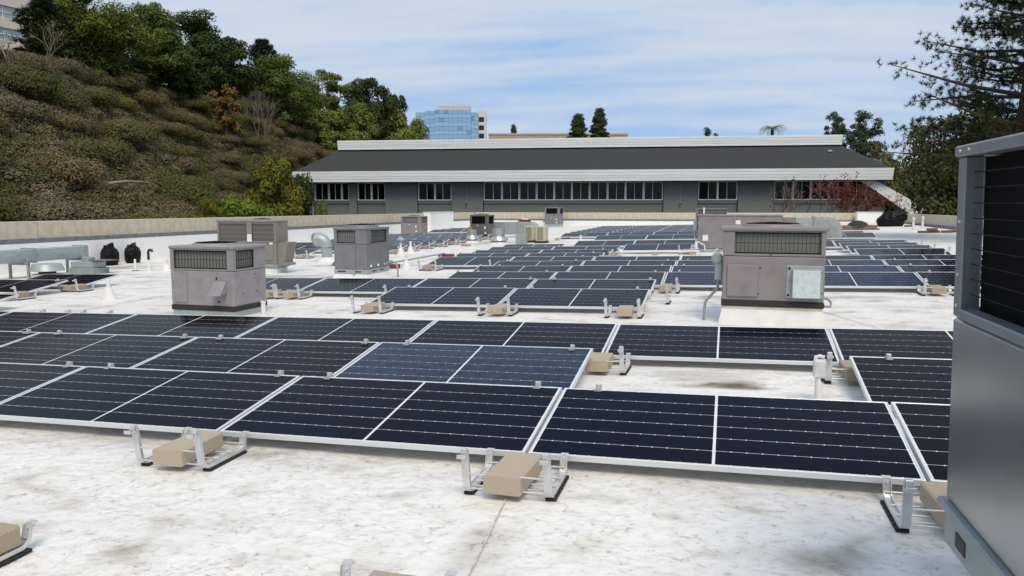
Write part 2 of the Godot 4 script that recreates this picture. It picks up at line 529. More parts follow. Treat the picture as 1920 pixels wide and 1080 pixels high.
# ------------------------------------------------------------------ roof
func stain_and_shade_at(x: float, z: float, n: FastNoiseLite) -> Color:
	# runoff stains and dirt rings where the photograph shows them: [x, z, rx, rz, strength]
	var s := 0.0
	for p in [[-0.04, -6.46, 0.42, 0.16, 1.0], [-0.25, -6.7, 0.75, 0.35, 0.35], [-1.05, -3.1, 0.12, 0.35, 0.3], [0.95, -3.35, 0.22, 0.10, 0.3], [0.35, -3.35, 0.22, 0.12, 0.5], [-2.35, -3.05, 0.16, 0.07, 0.4], [-1.75, -3.6, 0.14, 0.05, 0.4], [-0.9, -2.75, 0.05, 0.25, 0.4], [-3.9, -4.1, 0.8, 0.14, 0.35], [-11.0, -15.6, 2.6, 0.7, 0.55], [-9.6, -19.0, 2.0, 0.6, 0.55], [-17.6, -18.4, 1.3, 1.0, 0.55], [-4.6, -15.4, 1.4, 0.3, 0.5], [6.4, -34.0, 2.0, 3.5, 0.45], [-10.0, -31.5, 3.5, 2.0, 0.4], [-15.5, -13.0, 3.0, 0.6, 0.4], [0.6, -12.6, 2.6, 0.4, 0.45], [-4.6, -11.7, 2.2, 0.35, 0.35]]:
		var d := Vector2((x - p[0]) / p[2], (z - p[1]) / p[3]).length() + n.get_noise_2d(x * 3.0, z * 5.0) * 0.75
		s = max(s, p[4] * (1.0 - smoothstep(0.45, 1.0, d)))
	var wash: float = smoothstep(0.08, 0.55, n.get_noise_2d(x * 0.55 + 40.0, z * 0.8)) * 0.10
	# grey water marks that run along the falls of the open roof
	if z < -8.4:
		var m1: float = smoothstep(0.05, 0.55, n.get_noise_2d(x * 0.9 + 11.0, z * 2.6))
		var m2: float = smoothstep(-0.1, 0.45, n.get_noise_2d(x * 2.4, z * 7.0 + 30.0))
		wash = max(wash, m1 * 0.16 + m1 * m2 * 0.22 + m2 * 0.05)
	# tan silt along the nearest row's front edge, with panel shade painted in
	var silt_and_shade: float = (1.0 - smoothstep(0.0, 0.42, absf(z + 4.02 + n.get_noise_2d(x * 2.2, 7.0) * 0.22))) * (0.10 + 0.16 * n.get_noise_2d(x * 4.0, z * 9.0)) if x > -9.0 and x < 3.5 else 0.0
	return Color(1, 1, 1).lerp(Color(0.20, 0.155, 0.105), max(s, max(wash, silt_and_shade)))

func make_roof() -> void:
	var n := FastNoiseLite.new()
	n.seed = 14; n.frequency = 0.45; n.fractal_octaves = 4
	var dip := FastNoiseLite.new()
	dip.seed = 19; dip.frequency = 0.5; dip.fractal_octaves = 4
	var xs := []
	var x := -19.3
	while x < 10.0:
		xs.append(x)
		x += 0.12 if x > -6.5 and x < 2.6 else 0.3
	var zs := []
	var z := 6.0
	while z > -57.0:
		zs.append(z)
		z -= 0.10 if (z < -1.6 and z > -8.0) else (0.16 if z < -1.6 and z > -30.0 else 0.35)
	var st := SurfaceTool.new()
	st.begin(Mesh.PRIMITIVE_TRIANGLES)
	st.set_smooth_group(1)
	for j in zs.size():
		for i in xs.size():
			var px: float = xs[i]
			var pz: float = zs[j]
			st.set_uv(Vector2(px, pz))
			st.set_uv2(Vector2(px * 0.97 + pz * 0.22, pz * 0.97 - px * 0.22))
			st.set_color(stain_and_shade_at(px, pz, n))
			st.add_vertex(roof_pt(px, pz, dip.get_noise_2d(px, pz * 1.4) * 0.010))
	var cols := xs.size()
	for j in zs.size() - 1:
		for i in cols - 1:
			var a := j * cols + i
			st.add_index(a); st.add_index(a + cols); st.add_index(a + cols + 1)
			st.add_index(a); st.add_index(a + cols + 1); st.add_index(a + 1)
	st.generate_normals()
	st.generate_tangents()
	var roof := part(self, "roof", st.commit(), M.roof)
	meta(roof, "flat roof with scuffed white coating", "roof", "", "structure")
	# lapped seams of the roofing sheets
	for s in [[-0.85, -1.0, -1.18, -4.2], [2.0, -8.6, 0.55, -13.0], [1.3, -11.5, 5.0, -11.5], [-6.4, -1.2, -6.2, -3.9], [-10.2, -9.0, -10.4, -14.5], [3.9, -8.2, 3.1, -12.8]]:
		var a := Vector3(s[0], 0.012, s[1])
		var b := Vector3(s[2], 0.012, s[3])
		var q := begin()
		var d := (b - a).normalized()
		bx(q, (a + b) * 0.5, Vector3(0.009, 0.004, (b - a).length()), 0.001, Basis.looking_at(d, Vector3.UP))
		var xf := Transform3D(RB, EYE - RB * EYE)
		part(roof, "seam", done(q), M.seam, xf)
	# the building under the roof
	var wall := begin()
	bx(wall, Vector3(-4.9, -3.8, -25.5), Vector3(29.6, 4.3, 63.0))
	var body := part(self, "building_body", done(wall), M.concrete)
	meta(body, "concrete walls of the building under the white roof", "wall", "", "structure")

func make_parapets() -> void:
	# tops are level, the roof falls below them: concrete cap, dark metal strip, white flashing
	var defs := [
		["left", Vector3(-19.2, 0, 6.0), Vector3(-19.2, 0, -55.9), Vector3(-1, 0, 0), "long concrete parapet along the foot of the brushy hill"],
		["back", Vector3(-19.2, 0, -56.0), Vector3(9.9, 0, -56.0), Vector3(0, 0, -1), "concrete parapet in front of the grey building"],
		["right", Vector3(9.9, 0, -55.9), Vector3(9.9, 0, 6.0), Vector3(1, 0, 0), "concrete parapet below the dark trees on the right"]]
	for d in defs:
		var a: Vector3 = EYE + RB * ((d[1] as Vector3) - EYE)
		var b: Vector3 = EYE + RB * ((d[2] as Vector3) - EYE)
		a.y = 0; b.y = 0
		var out: Vector3 = d[3]
		var along := (b - a).normalized()
		var ln := a.distance_to(b)
		var bs := Basis(along, Vector3.UP, along.cross(Vector3.UP))
		if bs.z.dot(out) < 0: bs = Basis(-along, Vector3.UP, (-along).cross(Vector3.UP))
		var o := thing("parapet_wall", d[4], "wall", Transform3D(bs, (a + b) * 0.5))
		var n := int(ln / 7.0)
		var step := ln / n
		for k in n:
			var x0 := -ln * 0.5 + k * step + 0.006
			part(o, "concrete_section", box_mesh(Vector3(x0, 0.62, 0.0), Vector3(x0 + step - 0.012, 1.115 + (rng.randf() - 0.5) * 0.008, 0.26), 0.012), M.concrete)
		part(o, "core", box_mesh(Vector3(-ln * 0.5, -3.0, 0.03), Vector3(ln * 0.5, 1.09, 0.24)), M.concrete)
		part(o, "metal_strip", box_mesh(Vector3(-ln * 0.5, 0.50, -0.035), Vector3(ln * 0.5, 0.635, 0.02), 0.006), M.strip)
		var fl := begin()
		prism(fl, [Vector2(-0.03, 0.52), Vector2(0.03, 0.52), Vector2(0.03, -1.6), Vector2(-0.10, -1.6), Vector2(-0.045, -0.2)], ln, Transform3D(Basis(Vector3(0, 0, 1), Vector3.UP, Vector3(1, 0, 0)), Vector3(-ln * 0.5, 0, 0)))
		part(o, "flashing", done(fl), M.flashing)
	# white boxed pilasters that rise to the wall tops
	for p in [[-18.98, -47.9, 0.5, 4.2, "tall white boxed pier in the far left roof corner"], [8.75, -55.3, 1.5, 0.9, "white boxed pier in the far right roof corner"]]:
		var o := thing("roof_pier", p[4], "pier", upright(p[0], p[1]))
		var top: float = 1.16 - o.position.y
		part(o, "casing", box_mesh(Vector3(-p[2] * 0.5, -0.2, -p[3] * 0.5), Vector3(p[2] * 0.5, top, p[3] * 0.5), 0.02), M.flashing)
		part(o, "cap", box_mesh(Vector3(-p[2] * 0.5 - 0.03, top, -p[3] * 0.5 - 0.03), Vector3(p[2] * 0.5 + 0.03, top + 0.04, p[3] * 0.5 + 0.03), 0.01), M.white_paint)

# ------------------------------------------------------------------ grey building with the hip roof
func stripe_tex(period_px: int, dark: float) -> ImageTexture:
	var img := Image.create(64, 64, false, Image.FORMAT_RGB8)
	var r := RandomNumberGenerator.new()
	r.seed = 3
	for y in 64:
		for x in 64:
			var v: float = dark if x % period_px < 2 else 0.93 + r.randf() * 0.07
			img.set_pixel(x, y, Color(v, v, v))
	return ImageTexture.create_from_image(img)

func make_grey_building() -> void:
	var siding := mat(0.188, 0.210, 0.203, 0.75)
	worn(siding, stripe_tex(16, 0.86), 1.1)
	siding.uv1_world_triplanar = false
	var trim := worn(mat(0.85, 0.87, 0.86, 0.6), M.blot, 2.0)
	var boards := [worn(mat(0.79, 0.84, 0.86, 0.6), M.blot, 2.0, Vector3(0.1, 3, 1)), worn(mat(0.83, 0.87, 0.89, 0.6), M.blot, 2.3, Vector3(0.1, 3, 1)), worn(mat(0.76, 0.81, 0.83, 0.6), M.blot, 1.7, Vector3(0.1, 3, 1))]
	for b in boards: b.uv1_world_triplanar = false
	var shingle := worn(mat(0.072, 0.074, 0.078, 0.95, 0.0, 0.2), M.speck, 1.6, Vector3(0.8, 2.2, 2.2))
	var glass := mat(0.006, 0.006, 0.006, 0.08, 0.0, 0.35)
	var blind := mat(0.022, 0.023, 0.022, 0.2, 0.0, 0.35)
	var o := thing("grey_building", "long low grey building with white fascias and dark hip roof", "building", Transform3D(Basis(Vector3.UP, 0.1469), Vector3(-42.08, 0, -66.7)))
	part(o, "wall", box_mesh(Vector3(1.45, -6, -22), Vector3(56.0, 4.4, -1.75)), siding)
	for s in [[1.4, 1.62], [5.3, 6.1], [9.05, 12.3], [15.8, 18.9], [36.25, 39.4], [43.1, 46.3], [54.6, 56.1]]:
		part(o, "wall_panel", box_mesh(Vector3(s[0], -6, -1.74), Vector3(s[1], 4.3, -1.30), 0.01), siding)
	var wins := [[1.64, 5.26, 5], [6.14, 9.02, 4], [12.36, 15.76, 4], [18.95, 36.2, 20], [39.45, 43.05, 4], [46.35, 54.55, 10]]
	for wn in wins:
		var x0: float = wn[0]
		var x1: float = wn[1]
		var n: int = wn[2]
		part(o, "apron_panel", box_mesh(Vector3(x0, -6, -1.74), Vector3(x1, 1.82, -1.60), 0.01), siding)
		part(o, "sill_band", box_mesh(Vector3(x0, 1.84, -1.74), Vector3(x1, 2.14, -1.50), 0.015), siding)
		var fr := begin()
		bx(fr, Vector3((x0 + x1) * 0.5, 2.20, -1.56), Vector3(x1 - x0, 0.10, 0.26), 0.01)
		bx(fr, Vector3((x0 + x1) * 0.5, 3.90, -1.62), Vector3(x1 - x0, 0.10, 0.2), 0.01)
		bx(fr, Vector3(x0 + 0.05, 3.05, -1.60), Vector3(0.10, 1.60, 0.22), 0.01)
		bx(fr, Vector3(x1 - 0.05, 3.05, -1.60), Vector3(0.10, 1.60, 0.22), 0.01)
		var w := part(o, "window", done(fr), trim)
		var step := (x1 - x0 - 0.2) / n
		for k in n:
			var a := x0 + 0.1 + k * step
			part(w, "pane", box_mesh(Vector3(a + 0.02, 2.26, -1.72), Vector3(a + step - 0.02, 3.84, -1.68)), blind if rng.randf() < 0.3 else glass)
			if k < n - 1:
				var wide: float = 0.20 if k % 2 == 1 else 0.05
				part(w, "mullion", box_mesh(Vector3(a + step - wide * 0.5, 2.255, -1.67), Vector3(a + step + wide * 0.5, 3.845, -1.55), 0.008), trim)
	# eave fascia: four long boards, returned along the ends
	for k in 4:
		var y0 := 3.94 + k * 0.262
		part(o, "fascia_board", box_mesh(Vector3(-0.02 * k, y0, -0.12), Vector3(56.22 + 0.02 * k, y0 + 0.256, 0.012 * k), 0.012), boards[(k * 2) % 3])
		part(o, "fascia_board", box_mesh(Vector3(-0.02 * k, y0, -23.5), Vector3(0.12, y0 + 0.256, -0.13), 0.012), boards[k % 3])
		part(o, "fascia_board", box_mesh(Vector3(56.1, y0, -23.5), Vector3(56.22 + 0.02 * k, y0 + 0.256, -0.13), 0.012), boards[k % 3])
	part(o, "soffit", box_mesh(Vector3(0.1, 3.98, -23.4), Vector3(56.1, 4.05, -0.14)), siding)
	# hip roof
	var rf := begin()
	var lo := [Vector3(0.05, 4.97, -0.06), Vector3(56.15, 4.97, -0.06), Vector3(56.15, 4.97, -23.5), Vector3(0.05, 4.97, -23.5)]
	var hi := [Vector3(3.55, 7.28, -3.6), Vector3(52.65, 7.28, -3.6), Vector3(52.65, 7.28, -19.9), Vector3(3.55, 7.28, -19.9)]
	for k in 4: quad(rf, lo[k], lo[(k + 1) % 4], hi[(k + 1) % 4], hi[k], Vector3(28, 4, -11))
	quad(rf, hi[0], hi[1], hi[2], hi[3], Vector3(28, 4, -11))
	quad(rf, lo[0], lo[1], lo[2], lo[3], Vector3(28, 6, -11))
	var roof := part(o, "hip_roof", done(rf), shingle)
	for k in 4:
		var y0 := 7.32 + k * 0.232
		part(roof, "fascia_board", box_mesh(Vector3(3.5 - 0.015 * k, y0, -20.0), Vector3(52.7 + 0.015 * k, y0 + 0.227, -3.35 + 0.012 * k), 0.012), boards[(k + 1) % 3])
	part(roof, "vent_flange", box_mesh(Vector3(51.2, 6.6, -2.75), Vector3(51.6, 6.78, -2.4), 0.03), M.galv)
	# floodlights on the wall panels
	for lx in [17.25, 37.8]:
		var st := begin()
		tube(st, [Vector3(lx, 1.95, -1.31), Vector3(lx, 1.95, -1.12), Vector3(lx + 0.05, 1.84, -1.0)], [0.05, 0.06, 0.12], 8)
		tube(st, [Vector3(lx, 4.0, -1.28), Vector3(lx, 1.95, -1.28)], 0.025, 5)
		part(o, "floodlight", done(st), M.galv)
	# raking white beam at the right end
	var bm := begin()
	prism(bm, [Vector2(53.6, 3.93), Vector2(54.9, 3.93), Vector2(60.9, 0.5), Vector2(60.9, -0.6), Vector2(59.9, -0.4)], -0.5, Transform3D(Basis.IDENTITY, Vector3(0, 0, -0.5)))
	part(o, "raking_beam", done(bm), boards[1])
	part(o, "side_wall", box_mesh(Vector3(56.12, -6, -9), Vector3(59.5, 0.6, -3.0), 0.02), siding)

# ------------------------------------------------------------------ buildings far off
func make_far_buildings() -> void:
	# blue glass office block
	var o := thing("glass_office", "blue mirror-glass office block beyond the hip roof", "building", Transform3D(Basis(Vector3.UP, 0.31), Vector3(-111.5, 0, -286)))
	var blue := mat(0.36, 0.53, 0.68, 0.12, 0.6)
	var blue2 := mat(0.42, 0.60, 0.74, 0.12, 0.6)
	var teal := mat(0.24, 0.42, 0.55, 0.12, 0.6)
	var spandrel := mat(0.21, 0.37, 0.55, 0.2, 0.5)
	var white := worn(mat(0.72, 0.72, 0.70, 0.7), M.blot, 8.0)
	var tan := worn(mat(0.60, 0.55, 0.47, 0.8), M.blot, 6.0)
	var sect := [[-11.2, -7.4, -1.2, 38.9], [-7.4, -3.6, -0.6, 39.4], [-3.6, 10.9, 0.0, 39.8], [10.9, 13.7, -0.5, 38.9]]
	for s in sect:
		part(o, "core", box_mesh(Vector3(s[0] + 0.05, -6, -20), Vector3(s[1] - 0.05, s[3] - 0.1, s[2] - 0.3)), spandrel)
		var y: float = s[3]
		var k := 0
		while y > 14.0:
			var n := int(max(2.0, (s[1] - s[0]) / 1.7))
			var step: float = (s[1] - s[0]) / n
			for c in n:
				var m: Material = blue if k % 2 == 0 else blue2
				if rng.randf() < 0.07: m = teal
				part(o, "glass_panel", box_mesh(Vector3(s[0] + c * step + 0.03, y - 1.55, s[2] - 0.3), Vector3(s[0] + (c + 1) * step - 0.03, y - 0.04, s[2] - 0.02 + rng.randf() * 0.03)), m)
			y -= 1.62
			k += 1
	part(o, "stair_tower", box_mesh(Vector3(13.8, -6, -20), Vector3(16.9, 39.6, 0.4), 0.05), white)
	for k in 6:
		part(o, "tower_window", box_mesh(Vector3(13.95, 35.0 - k * 3.2, 0.38), Vector3(16.0, 36.9 - k * 3.2, 0.46)), M.black)
	part(o, "penthouse", box_mesh(Vector3(-2.4, 38, -14), Vector3(10.6, 41.7, -2.5), 0.05), tan)
	part(o, "rooftop_hatch", box_mesh(Vector3(5.6, 41.7, -8), Vector3(7.2, 42.1, -6)), tan)
	# beige low building
	var b := thing("beige_building", "low beige building rising behind the white roof fascia", "building", Transform3D(Basis(Vector3.UP, 0.285), Vector3(-50, 0, -218)))
	part(b, "wall", box_mesh(Vector3(-19.6, -6, -20), Vector3(20.6, 22.3, 0), 0.05), worn(mat(0.50, 0.37, 0.28, 0.85), M.blot, 9.0))
	part(b, "coping", box_mesh(Vector3(-19.8, 22.3, -20.2), Vector3(20.8, 22.75, 0.15), 0.03), worn(mat(0.60, 0.46, 0.36, 0.85), M.blot, 5.0))
	var bs := worn(mat(0.53, 0.42, 0.33, 0.85), M.blot, 9.0)
	part(b, "lower_band", box_mesh(Vector3(-15.0, -6, 0.0), Vector3(20.7, 20.2, 0.6), 0.05), bs)
	for k in 9:
		part(b, "window", box_mesh(Vector3(-14.0 + k * 3.8, 19.0, 0.58), Vector3(-10.9 + k * 3.8, 20.05, 0.68)), M.black)
	# pale office slab on the hilltop
	var f := thing("hilltop_office", "pale office slab with banded windows behind the hilltop trees", "building", Transform3D(Basis(Vector3.UP, 1.38), Vector3(-133, 0, -110)))
	var pale := worn(mat(0.66, 0.61, 0.53, 0.8), M.blot, 7.0)
	var pane := mat(0.33, 0.38, 0.40, 0.2, 0.4)
	part(f, "core", box_mesh(Vector3(-20, -6, -20), Vector3(13, 49, -0.4)), pane)
	for k in 8:
		var y := 18.5 + k * 4.1
		part(f, "spandrel", box_mesh(Vector3(-20.1, y, -20.1), Vector3(13.1, y + 1.9, 0), 0.05), pale)
		part(f, "window_rail", box_mesh(Vector3(-20.05, y + 2.9, -0.42), Vector3(13.05, y + 3.0, -0.25)), M.sticker)
		for c in 11:
			part(f, "mullion", box_mesh(Vector3(-20 + c * 3.0, y + 1.9, -0.42), Vector3(-19.9 + c * 3.0, y + 4.1, -0.28)), M.sticker)

# ------------------------------------------------------------------ solar array
var panel_meshes := {}
func cell_row_shape(st: SurfaceTool, x0: float, z0: float, cw: float, ch: float, y: float) -> void:
	# twelve half cells side by side, corners cut
	var cut := 0.0056
	for c in 12:
		var a := x0 + c * cw
		var b := x0 + (c + 1) * cw
		var p := [Vector3(a + cut, y, z0), Vector3(b - cut, y, z0), Vector3(b, y, z0 - cut), Vector3(b, y, z0 - ch + cut), Vector3(b - cut, y, z0 - ch), Vector3(a + cut, y, z0 - ch), Vector3(a, y, z0 - ch + cut), Vector3(a, y, z0 - cut)]
		for k in range(1, 7): tri(st, p[0], p[k], p[k + 1], Vector3(a, y - 1, z0))

func make_panel_meshes() -> void:
	var fr := begin()
	var t := 0.011
	bx(fr, Vector3(PW * 0.5, -0.0175, -t * 0.5), Vector3(PW, 0.035, t), 0.0015)
	bx(fr, Vector3(PW * 0.5, -0.0175, -PD + t * 0.5), Vector3(PW, 0.035, t), 0.0015)
	bx(fr, Vector3(t * 0.5, -0.0175, -PD * 0.5), Vector3(t, 0.035, PD - 2 * t), 0.0015)
	bx(fr, Vector3(PW - t * 0.5, -0.0175, -PD * 0.5), Vector3(t, 0.035, PD - 2 * t), 0.0015)
	panel_meshes.frame = done(fr)
	panel_meshes.sheet = box_mesh(Vector3(t, -0.008, -t), Vector3(PW - t, -0.0022, -PD + t))
	var mx := t + 0.010                       # white margin inside the frame
	var mid := 0.017
	var half := (PW - 2 * mx - mid) * 0.5
	var cw := half / 12.0
	var gap := 0.0043
	var ch := (PD - 2 * (t + 0.007) - 5 * gap) / 6.0
	var strip := begin()
	cell_row_shape(strip, 0, 0, cw, ch, 0)
	panel_meshes.strip = done(strip)
	panel_meshes.at = []
	var all := begin()
	for s in 2:
		for r in 6:
			var p := Vector3(mx + s * (half + mid), -0.0014, -(t + 0.007) - r * (ch + gap))
			panel_meshes.at.append(p)
			cell_row_shape(all, p.x, p.z, cw, ch, p.y)
	panel_meshes.all = done(all)
	# far panels: two sheets of cells, cheaper
	var few := begin()
	for s in 2:
		for r in 6:
			var p: Vector3 = panel_meshes.at[s * 6 + r]
			quad(few, p, p + Vector3(half, 0, 0), p + Vector3(half, 0, -ch), p + Vector3(0, 0, -ch), p - Vector3.UP)
	panel_meshes.few = done(few)
	panel_meshes.box = box_mesh(Vector3(0.42, -0.03, -PD + 0.04), Vector3(0.55, -0.009, -PD + 0.16), 0.004)

func panel(x: float, z: float, label: String, detail: int, cell: Material, group: String) -> void:
	var jit := (rng.randf() - 0.5) * 0.004
	var bs := RB * Basis(Vector3.RIGHT, TILT + jit) * Basis(Vector3.UP, (rng.randf() - 0.5) * 0.003)
	var o := thing("solar_panel", label, "solar panel", Transform3D(bs, roof_pt(x, z, 0.106 + jit)), group)
	part(o, "frame", panel_meshes.frame, M.frame)
	var sheet := part(o, "laminate", panel_meshes.sheet, M.backsheet if detail > 0 else M.backsheet_thin)
	if detail == 2:
		for p in panel_meshes.at: part(sheet, "cell_strip", panel_meshes.strip, cell, Transform3D(Basis.IDENTITY, p))
	elif detail == 1:
		part(sheet, "cell_strip", panel_meshes.all, cell)
	else:
		part(sheet, "cell_strip", panel_meshes.few, cell)

var stand_proto: Node3D = null
var block_meshes := []
func channel(st: SurfaceTool, path: Array, w: float) -> void:
	# a folded C channel swept along a path in the zy plane
	var n := path.size()
	var nor := []
	for i in n:
		var d: Vector2 = (path[min(i + 1, n - 1)] - path[max(i - 1, 0)]).normalized()
		nor.append(Vector2(-d.y, d.x))
	for seg in [[-w * 0.5, w * 0.5, 0.0, 0.004], [-w * 0.5, -w * 0.5 + 0.004, 0.004, 0.02], [w * 0.5 - 0.004, w * 0.5, 0.004, 0.02]]:
		var rings := []
		for i in n:
			var ring := []
			for c in [[seg[0], seg[2]], [seg[1], seg[2]], [seg[1], seg[3]], [seg[0], seg[3]]]:
				var q: Vector2 = path[i] + nor[i] * c[1]
				ring.append(Vector3(c[0], q.y, q.x))
			rings.append(ring)
		for i in n - 1:
			var mid := Vector3.ZERO
			for c in 4: mid += (rings[i][c] + rings[i + 1][c]) / 8.0
			for c in 4: quad(st, rings[i][c], rings[i][(c + 1) % 4], rings[i + 1][(c + 1) % 4], rings[i + 1][c], mid)
		for e in [0, n - 1]:
			quad(st, rings[e][0], rings[e][1], rings[e][2], rings[e][3], rings[1 if e == 0 else n - 2][0])

func build_stand() -> Node3D:
	var o := thing("ballast_stand", "", "stand", Transform3D.IDENTITY, "aluminium ballast stands of the solar array")
	var path := []
	path.append(Vector2(0.222, 0.268))
	path.append(Vector2(0.207, 0.16))
	for k in 6:
		var a := PI * 0.5 * k / 5.0
		path.append(Vector2(0.135 + 0.062 * cos(a), 0.079 - 0.062 * sin(a)))
	for k in 6:
		var a := PI * 0.5 * k / 5.0
		path.append(Vector2(-0.165 - 0.06 * sin(a), 0.077 - 0.06 * cos(a)))
	path.append(Vector2(-0.236, 0.115))
	path.reverse()
	var st := begin()
	channel(st, path, 0.040)
	var br := done(st)
	var cl := begin()
	bx(cl, Vector3(0, 0.236, 0.245), Vector3(0.046, 0.006, 0.05), 0.001)
	bx(cl, Vector3(0, 0.246, 0.27), Vector3(0.046, 0.02, 0.006), 0.001)
	bx(cl, Vector3(0, 0.25, 0.228), Vector3(0.03, 0.05, 0.012), 0.002)
	bx(cl, Vector3(0, 0.272, 0.218), Vector3(0.034, 0.010, 0.026), 0.002)
	tube(cl, [Vector3(0, 0.256, 0.21), Vector3(0, 0.256, 0.25)], 0.007, 6)
	var clip := done(cl)
	var sc := begin()
	bx(sc, Vector3(0, 0.122, -0.246), Vector3(0.044, 0.006, 0.03), 0.001)
	tube(sc, [Vector3(0, 0.10, -0.255), Vector3(0, 0.10, -0.215)], 0.006, 6)
	var low_clip := done(sc)
	var pd := begin()
	for k in 7: bx(pd, Vector3(0, 0.008, -0.155 + k * 0.052), Vector3(0.058, 0.015, 0.044), 0.002)
	bx(pd, Vector3(0, 0.006, 0.0), Vector3(0.052, 0.010, 0.36))
	var pad := done(pd)
	var rod := tube_mesh([Vector3(-0.225, 0, 0), Vector3(0.225, 0, 0)], 0.0055, 6)
	for s in [-1, 1]:
		var b := part(o, "bracket", br, M.alu, Transform3D(Basis.IDENTITY, Vector3(s * 0.22, 0.004, 0)))
		part(b, "clip", clip, M.alu)
		part(b, "low_clip", low_clip, M.alu)
		part(b, "rubber_pad", pad, M.rubber, Transform3D(Basis.IDENTITY, Vector3(0.004 * s, -0.002, -0.03)))
	for r in [[0.135, 0.194], [0.052, 0.178], [0.036, 0.10], [0.036, 0.02], [0.036, -0.10], [0.06, -0.21]]:
		part(o, "rod", rod, M.alu, Transform3D(Basis.IDENTITY, Vector3(0, r[0], r[1])))
	return o

func block_mesh(sd: int) -> ArrayMesh:
	# a cast block with slightly broken arrises
	var r := RandomNumberGenerator.new()
	r.seed = sd
	var st := begin()
	var sx := 0.20 + r.randf() * 0.01
	var poly := [Vector2(-sx * 0.5, 0.006), Vector2(-sx * 0.5 + 0.006, 0), Vector2(sx * 0.5 - 0.007, 0), Vector2(sx * 0.5, 0.008), Vector2(sx * 0.5 - 0.002, 0.088), Vector2(sx * 0.5 - 0.012, 0.098), Vector2(r.randf() * 0.06 - 0.03, 0.099 - r.randf() * 0.003), Vector2(-sx * 0.5 + 0.010, 0.098), Vector2(-sx * 0.5 + 0.001, 0.089)]
	prism(st, poly, 0.395, Transform3D(Basis.IDENTITY, Vector3(0, 0, -0.1975)))
	return done(st)

func stand(x: float, z_low: float, where: String, with_block: bool, dz := 0.0, shift := 0.0) -> void:
	# stands in front of a row whose low edge is at z_low
	var xf := on_roof(x, z_low + 0.236 + dz, (rng.randf() - 0.5) * 0.03)
	var label := "aluminium ballast stand " + where
	if stand_proto == null:
		stand_proto = build_stand()
		stand_proto.transform = xf
		stand_proto.set_meta("label", label)
	else:
		copy_of(stand_proto, label, xf)
	if with_block: block(x + shift + (rng.randf() - 0.5) * 0.06, z_low + 0.236 + dz + 0.02, 0.042, (rng.randf() - 0.5) * 0.12, "tan concrete block " + where.replace("with no panel", "on the stand without panel"))

func block(x: float, z: float, h: float, turn: float, label: String, sheet := -1, group := "concrete ballast blocks") -> void:
	var i := rng.randi() % 3
	var o := part(self, "concrete_block", block_meshes[i], M.blocks[i] if sheet < 0 else M.block_brown, on_roof(x, z, turn, h))
	meta(o, label, "block", group)

func gx(k: int) -> float: return GRID_X + k * PITCH_X

